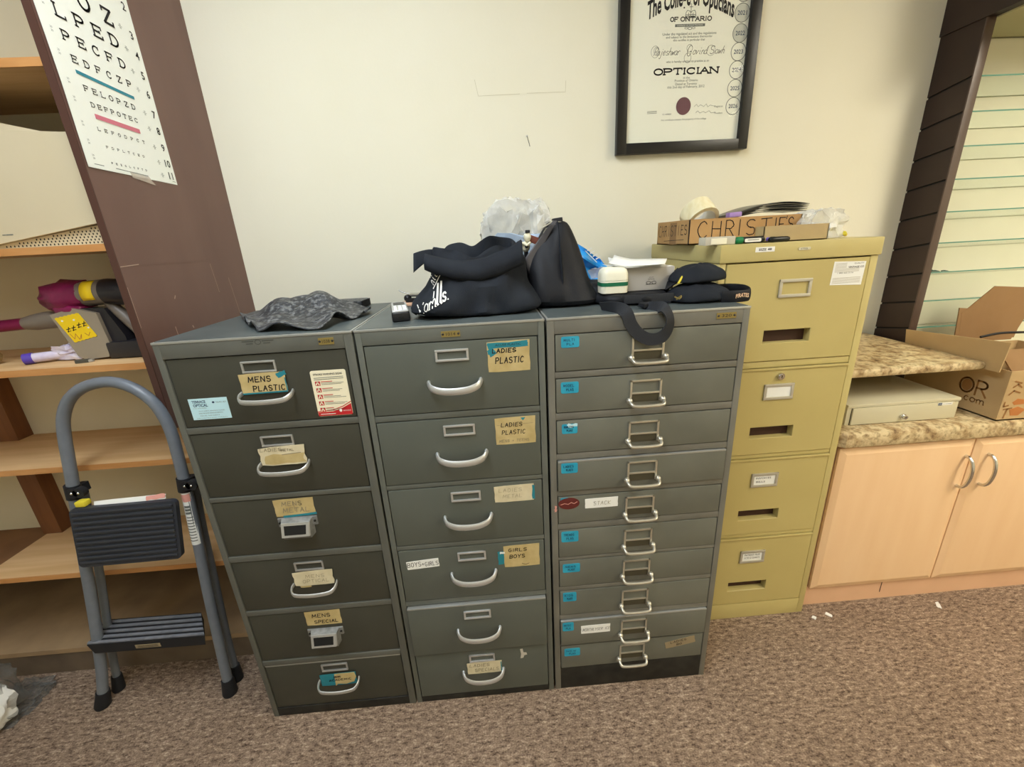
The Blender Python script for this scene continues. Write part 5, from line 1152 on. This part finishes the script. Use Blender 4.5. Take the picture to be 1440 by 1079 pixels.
wb = thing('white_carton', 'small pale carton printed with spectacles beside the cream case on the shoulder bag', 'carton', (.01, -.52, T+.03))
mb = MB().at((.007, -.515, T+.0296), (1, .02, 0), (-.02, 1, 0)); mb.bx(-.068, .068, -.03, .05, 0, .058, .0012); mb.bx(.0664, .0686, -.029, .049, .001, .057, mi=1); mb.bx(-.066, .066, -.028, .048, .0568, .0588, mi=1)
mb.at((.007, -.515-.0301, T+.0296), (1, .02, 0), (0, 0, 1))
mb.text('glasses', .008, .033, .013, .0025, .0008, 2); mb.text('OPTICAL', .008, .028, .018, .003, .0008, 2)
for sx in (-1, 1): mb.ring(.008+sx*.0075, .019, .006, .0042, .0012, .0008, 2)
mb.line([(.0065, .0205), (.0095, .0205)], .001, .0008, 2); mb.line([(-.006, .015), (.022, .0155)], .001, .0008, 2)
link('box', mb, [M['boxgrey'], M['boxwhite'], M['ink']], wb)
pp = MB()
for k in range(3):
    pp.at((-.02+.012*k, -.515-.004*k, T+.0895+.0022*k), (1, .1-.14*k, .02), (-.1+.14*k, 1, .0)); 
    pp.grid(10, 4, lambda u, v, k=k: (-.075+.14*u-.012*k*(1-v), -.045+.085*v, .0012+.010*max(0, .35-u)**1.2*(2+k)+.015*v*v*(1-.45*u)*(1 if k else .2)))
tag(link('paper_sheets', pp, M['white'], solid=.0006), 'loose white paper sheets lying on the small pale carton', 'paper')

# two caps
def cap(root, cx, cy, z0, rx, ry, h, yaw, m, squash=0., brim=True, strap_txt=None):
    c, s = math.cos(yaw), math.sin(yaw)
    def W(x, y, z): return (cx+c*x-s*y, cy+s*x+c*y, z0+z)
    mb = MB(); n = 48; rows = [(0, 1.0), (.008, 1.015), (.25*h, 1.02), (.5*h, .97), (.72*h, .84), (.88*h, .62), (.97*h, .34), (h, .08)]
    mb.rings([[W(rx*k*math.cos(2*PI*i/n)+squash*z*.6, ry*k*math.sin(2*PI*i/n), z+.0008+(0 if z == 0 else .008*nz((math.cos(2*PI*i/n)*1.6, math.sin(2*PI*i/n)*1.6, z*22+cx*9)))) for i in range(n)] for z, k in rows])
    link('crown', mb, m, root, angle=60, sub=1)
    mb = MB().sphere(W(squash*h*.6, 0, h+.001), .0075, .0075, .0045, 12, 8); link('button', mb, m, root)
    if brim:
        def bf(u, v):
            a = PI*.62+PI*.76*u; e = .055*math.sin(PI*u)**.7
            x = (rx*.98+e*v)*math.cos(a); y = (ry*.98+e*v*.5)*math.sin(a)
            return W(x, y, .009-.004*v+.012*v*math.sin(PI*u)**2)
        mb = MB().grid(24, 6, bf); link('brim', mb, [m], root, solid=.004, angle=60)
ck1 = thing('baseball_cap', 'black baseball cap with a back strap lettered in cream at the cabinet corner', 'cap', (.13, -.57, T))
cap(ck1, .128, -.578, T+.0002, .084, .062, .043, .06, M['blackcloth'], squash=-.1, brim=False)
mb = MB()
mb.tube(smooth_path([(.16, -.634, T+.014), (.185, -.641, T+.014), (.21, -.6405, T+.014), (.232, -.634, T+.016), (.243, -.59, T+.02), (.23, -.55, T+.02), (.19, -.53, T+.018)], 4), .0025, 10, ry=.0145, up=(0, 0, 1)); link('back_strap', mb, M['blackcloth2'], ck1)
mb = MB().at((.207, -.6442, T+.0145), (1, .05, .02), (0, 0, 1)); mb.text('PIRATES', 0, 0, .034, .010, .0005, 0, .03, fn=lambda X, Y: (X, Y+.0025*(1-(X/.018)**2))); link('lettering', mb, mat('cream_embroidery', (232, 196, 160), .7), ck1, smooth=False)
mb = MB().tube(smooth_path([(.045, -.628, T+.02), (.052, -.64, T+.016), (.06, -.63, T+.022), (.052, -.622, T+.012)], 3), .0018, 6); link('embroidery', mb, M['brass'], ck1)
ck2 = thing('baseball_cap', 'crumpled black cap with a yellow piped brim piled on the lettered cap', 'cap', (.13, -.5, T))
cap(ck2, .132, -.553, T+.0445, .074, .055, .043, .1, M['blackcloth'], squash=.28, brim=False)
mb = MB().grid(12, 5, lambda u, v: (.075+.03*u-.038*v*(1-.3*u), -.575+.075*u-.01*v, T+.05+.028*u-.018*v)); link('brim', mb, M['blackcloth2'], ck2, solid=.004, angle=60)
link('brim_piping', MB().tube(smooth_path([(.068, -.59, T+.047), (.079, -.585, T+.062), (.094, -.565, T+.074), (.108, -.54, T+.079)], 3), .0028, 8), M['yellow'], ck2)
gl = MB().sphere((.062, -.52, T+.047), .016, .016, .04, 14, 10); gl.bx(.052, .066, -.541, -.535, T+.055, T+.064, .002, mi=1)
tag(link('black_pouch', gl, [M['blackcloth2'], M['inkwhite']]), 'small black pouch with a white tab between the pale carton and the caps', 'pouch')

pb = thing('plastic_bag', 'clear crinkled plastic bag with pale blue print behind the black bags at the wall', 'plastic bag', (-.32, -.3, T))
mb = crumple(MB(), (-.315, -.31, T+.168), .105, .048, .115, 3.3); crumple(mb, (-.345, -.32, T+.15), .06, .04, .09, 41., amp=.5); crumple(mb, (-.27, -.33, T+.17), .05, .035, .075, 47., amp=.55); link('upper_part', mb, M['plastic'], pb, angle=22)
mb = crumple(MB(), (-.31, -.33, T+.085), .125, .055, .10, 7.1, flat=T+.0008); link('printed_part', mb, M['plasticblue'], pb, angle=25)
mb = MB().at((-.405, -.388, T+.160), (1, -.2, .12), (0, 0, 1)); mb.text('18', -.006, 0, .017, .024, .0, 0, .02); mb.line([(.008, .002), (.026, .006)], .002, 0); mb.line([(.008, -.004), (.02, -.001)], .0014, 0)
link('print', mb, mat('dark_blue_print', (40, 62, 130), .6), pb, smooth=False); mb = MB()
mb.at((-.225, -.405, T+.178), (1, -.1, .15), (0, 0, 1)); mb.text('No', 0, 0, .022, .012, 0, 0, .02)
link('print', mb, MATS['dark_blue_print'], pb, smooth=False)
bs = thing('keyring_figure', 'small cream and black trinket with a brown tag between the tote and the nylon bag', 'trinket', (-.3, -.48, T))
mb = MB().sphere((-.308, -.5, T+.155), .012, .010, .014, 12, 8); mb.sphere((-.303, -.505, T+.178), .010, .009, .012, 12, 8, mi=0); mb.tube([(-.318, -.51, T+.165), (-.306, -.514, T+.158), (-.296, -.51, T+.165)], .0035, 8); mb.bx(-.308, -.296, -.513, -.5, T+.188, T+.1955, .002, mi=1)
mb.sphere((-.306, -.512, T+.156), .005, .004, .005, 8, 6, mi=1); link('body', mb, [mat('cream_trinket_enamel', (226, 222, 196), .4), M['rubber']], bs)
link('tag', MB().at((-.287, -.5, T+.168), (1, 0, -.4), (.4, 0, 1)).bx(-.014, .012, -.006, .012, -.002, .002, .001), mat('red_brown_leather', (132, 76, 60), .6), bs)
link('cord', MB().cyl((-.306, -.492, T+.001), (-.307, -.498, T+.15), .006, 8), M['blackcloth2'], bs)
bb = thing('blue_plastic_bag', 'bright blue plastic bag with white print behind the nylon bag', 'plastic bag', (-.09, -.32, T))
mb = MB()
def bbf(u, v):
    x = -.175+.105*u+.03*u*v; z = T+.182-.085*u**1.3-.108*v-.01*math.sin(4*u); y = -.36+.02*math.sin(9*u+4*v)+.012*math.sin(14*v)-.03*v
    return (x+.018*math.sin(PI*v)*u, y, max(T+.002, z))
mb.grid(20, 16, bbf); mb.grid(20, 16, lambda u, v: tuple(a+b_ for a, b_ in zip(bbf(u, v), (.0, .045*math.sin(PI*u)*math.sin(PI*v)+.004, 0))))
link('body', mb, M['bluebag'], bb, angle=40, solid=.001)
mb = MB().at((-.098, -.388, T+.122), (.7, 0, -.7), (.7, 0, .7))
for k in range(4): mb.line([(-.022+.012*k, -.006), (-.018+.012*k, .006)], .0035, 0)
mb.line([(-.026, -.011), (.022, -.011)], .002, 0); link('print', mb, M['inkwhite'], bb, smooth=False)
link('bottom', crumple(MB(), (-.085, -.345, T+.04), .05, .03, .042, 5.5, flat=T+.0008), M['plastic'], bb, angle=30)

# ================================================================== THINGS ON THE MUSTARD CABINET
H = YH
xb = thing('cardboard_box', 'long brown cardboard box hand lettered CHRISTIES on the mustard cabinet', 'cardboard box', (.37, -.24, H))
qx0, qx1, qy0, qy1 = .192, .535, -.36, -.12
mb = MB().bx(qx0, qx1, qy0, qy1, H+.0005, H+.004)
for a in ((qx0, qx0+.003, qy0, qy1), (qx1-.003, qx1, qy0, qy1), (qx0, qx1, qy0, qy0+.003), (qx0, qx1, qy1-.003, qy1)): mb.bx(*a, H+.0005, H+.072)
mb.front(0, qy0, 0)
for c, xa, xe in (('C', .219, .25), ('H', .261, .29), ('R', .303, .329), ('I', .342, .35), ('S', .366, .394), ('T', .41, .443), ('I', .452, .46), ('E', .466, .484), ('S', .494, .511)):
    mb.glyph(c, xa, H+(.02 if xa < .4 else .028), xe-xa, .044 if xa < .4 else .036, .0026, .0006, 1, jit=.03)
mb.line([(.4885, H+.068), (.487, H+.06)], .0022, .0006, 1); mb.line([(.1935, H+.07), (.193, H+.003)], .003, .0006, 1)
mb.at((qx0, 0, 0), (0, -1, 0), (0, 0, 1))
for i, c in enumerate('CHRISTIES'): mb.glyph(c, .135+.0245*i, H+.024+.0009*i, .017, .036-.0012*i, .0022, .0006, 1, jit=.04)
mb.line([(.18, H+.012), (.33, H+.016)], .0016, .0006, 1); mb.rect(.25, H+.034, .05, .066, .0004, 2)
link('body', mb, [M['card'], M['ink'], M['cardin']], xb, smooth=False)
tr = thing('tape_roll', 'wide roll of clear packing tape standing in the lettered cardboard box', 'tape roll', (.255, -.29, H))
mb = MB(); n = 40; ax = Vector((.12, -.62, -.55)).normalized(); e1 = Vector((1, .12, 0)); e1 = (e1-ax*e1.dot(ax)).normalized(); e2 = ax.cross(e1)
c0 = Vector((.253, -.29, H+.083))
def rg(r, t): return [tuple(c0+ax*t+(e1*math.cos(2*PI*i/n)+e2*math.sin(2*PI*i/n))*r) for i in range(n)]
mb.rings([rg(.039, -.026), rg(.05, -.026), rg(.05, .026), rg(.039, .026), rg(.039, -.026)], capa=False, capb=False); link('tape', mb, M['amber'], tr)
mb = MB().rings([rg(.0365, -.0255), rg(.0389, -.0255), rg(.0389, .0255), rg(.0365, .0255), rg(.0365, -.0255)], capa=False, capb=False); link('core', mb, M['white'], tr)
pg = thing('paper_bundle', 'bundle of dark film sheets and grey papers lying across the lettered cardboard box', 'papers', (.5, -.25, H+.07))
for k in range(5):
    mb = MB().at((.475+.006*k, -.235, H+.080+.0042*k), (1, .04*k-.1, .10+.006*k), (.1-.04*k, 1, 0))
    mb.grid(14, 3, lambda u, v, k=k: (-.125+.235*u-.004*k, -.07+.13*v, (.010+.002*k)*math.sin(PI*u*.9)-.012*u*u))
    link('film_sheet' if k % 2 == 0 else 'paper_sheet', mb, M['film'] if k % 2 == 0 else M['filmgrey'], pg, solid=.0012)
pu = MB().at((.337, -.335, H+.08), (1, 0, .05), (0, 1, 0)); pu.bx(-.018, .02, -.012, .012, -.0075, .007, .003)
tag(link('purple_eraser', pu, mat('lilac_plastic', (168, 138, 198), .5)), 'small lilac block on the rim of the lettered cardboard box beside the tape roll', 'eraser')
wp = thing('plastic_wrap', 'crumpled clear plastic wrap with a yellow edge on the mustard cabinet', 'plastic wrap', (.57, -.36, H))
link('film', crumple(MB(), (.575, -.37, H+.036), .055, .06, .044, 12., flat=H+.0008), M['plastic'], wp, angle=25)
link('inner_packet', crumple(MB(), (.572, -.37, H+.024), .04, .04, .022, 15., flat=H+.001), M['white'], wp, angle=30)
link('yellow_edge', MB().tube(smooth_path([(.615, -.435, H+.012), (.622, -.43, H+.008), (.625, -.42, H+.014)], 3), .005, 8), M['yellow'], wp)
kb2 = thing('kraft_tray', 'small open kraft paper tray at the front of the mustard cabinet top', 'tray', (.43, -.44, H))
mb = MB().at((.437, -.435, H), (1, .0, 0), (0, 1, 0)); mb.bx(-.094, .088, -.05, -.01, .0005, .003)
for a in ((-.094, -.092, -.05, -.01), (.086, .088, -.05, -.01), (-.094, .088, -.05, -.048), (-.094, .088, -.012, -.01)): mb.bx(*a, .0005, .042)
link('body', mb, M['kraftbox'], kb2, smooth=False)
ac = thing('clear_case', 'small clear plastic case with a white insert beside the black markers', 'case', (.222, -.47, H))
link('shell', MB().bx(.180, .263, -.49, -.45, H+.0005, H+.022, .002), M['clearcase'], ac); link('insert', MB().bx(.195, .238, -.4915, -.4895, H+.003, H+.018), M['whiteplastic'], ac)
def pen(nm, lab, x0, x1, y, z, r, mb_, cap_, white=True, dy=0.):
    t = thing(nm, lab, 'marker', ((x0+x1)/2, y, H))
    xs = x0+(x1-x0)*.22
    link('barrel', MB().tube([(xs, y, z), (x1-.006, y+dy, z), (x1, y+dy, z)], [r, r, r*.6], 16), mb_, t); link('cap', MB().tube([(x0, y, z), (x0+.004, y, z), (xs+.001, y, z)], [r*.7, r*1.07, r*1.07], 16), cap_, t)
    if white:
        mb = MB().front((xs+x1)/2-.004, y-r-.0002, z-.001); mb.prism(rrect((x1-xs)*.72, r*1.05, r*.4), -.001, .0008); mb.line([(-.015, .001), (.015, .001)], .0016, .0012, 1); link('label', mb, [M['inkwhite'], M['inkgrey']], t, smooth=False)
pen('marker_pen', 'thick black marker with green cap and white label at the cabinet top edge', .266, .347, -.482, H+.0095, .009, M['penblack'], M['pengreen'])
pen('marker_pen', 'black marker with purple and white band between the green capped marker and the kraft tray', .349, .398, -.478, H+.0085, .008, M['penblack'], M['purple'])
pen('marker_pen', 'short plain black marker touching the front left corner of the kraft tray', .352, .408, -.4975, H+.0075, .007, M['penblack'], M['penblack'], False)

# ================================================================== FLOOR
tg = thing('wrapped_bundle', 'white bundle in clear plastic wrap on the carpet at the left edge', 'bundle', (-2.05, -.69, 0))
link('white_content', crumple(MB(), (-2.06, -.70, .09), .085, .09, .085, 21., amp=.18, flat=.002), M['white'], tg, angle=30)
link('clear_wrap', crumple(MB(), (-2.08, -.69, .115), .10, .115, .12, 25., amp=.3, flat=.0008), M['plasticdark'], tg, angle=22)
link('wrap_tail', crumple(MB(), (-2.03, -.585, .018), .05, .07, .022, 28., amp=.5, flat=.0006), M['plasticdark'], tg, angle=22)
link('black_foot', MB().sphere((-2.0, -.80, .035), .045, .05, .034), M['rubber'], tg)
for x, y, w_, a, lab in ((.692, -.535, .016, 10, 'tiny white paper scrap on the carpet against the mustard cabinet foot'), (.752, -.53, .02, 40, 'small white paper scrap on the carpet under the base cabinet corner'), (1.17, -.53, .034, 4, 'thin pale sliver on the carpet along the base cabinet')):
    mb = MB().at((x, y, .0012), (math.cos(a), math.sin(a), .1), (-math.sin(a), math.cos(a), .15)); mb.plate(0, 0, w_, w_*(.7 if w_ < .03 else .25), 0, .002, 0, 0, w_*.12)
    tag(link('paper_scrap', mb, M['white'], smooth=False), lab, 'paper scrap')

# ================================================================== CAMERA AND VIEW
cam = bpy.data.cameras.new('camera'); co = bpy.data.objects.new('camera', cam); COL.objects.link(co)
co.location = (-.4137, -1.6637, 1.3632); co.rotation_euler = (1.2440, .0511, -.0610)
cam.sensor_fit = 'HORIZONTAL'; cam.sensor_width = 36; cam.lens = 597.24/1440*36; cam.clip_start = .02
SC.camera = co
wd = bpy.data.worlds.new('room_ambient'); SC.world = wd; wd.use_nodes = True
wd.node_tree.nodes['Background'].inputs['Color'].default_value = (1, .97, .92, 1); wd.node_tree.nodes['Background'].inputs['Strength'].default_value = .2
vs_ = SC.view_settings; vs_.view_transform = 'Standard'; vs_.look = 'None'; vs_.gamma = 1; vs_.use_curve_mapping = False; vs_.exposure = 0.
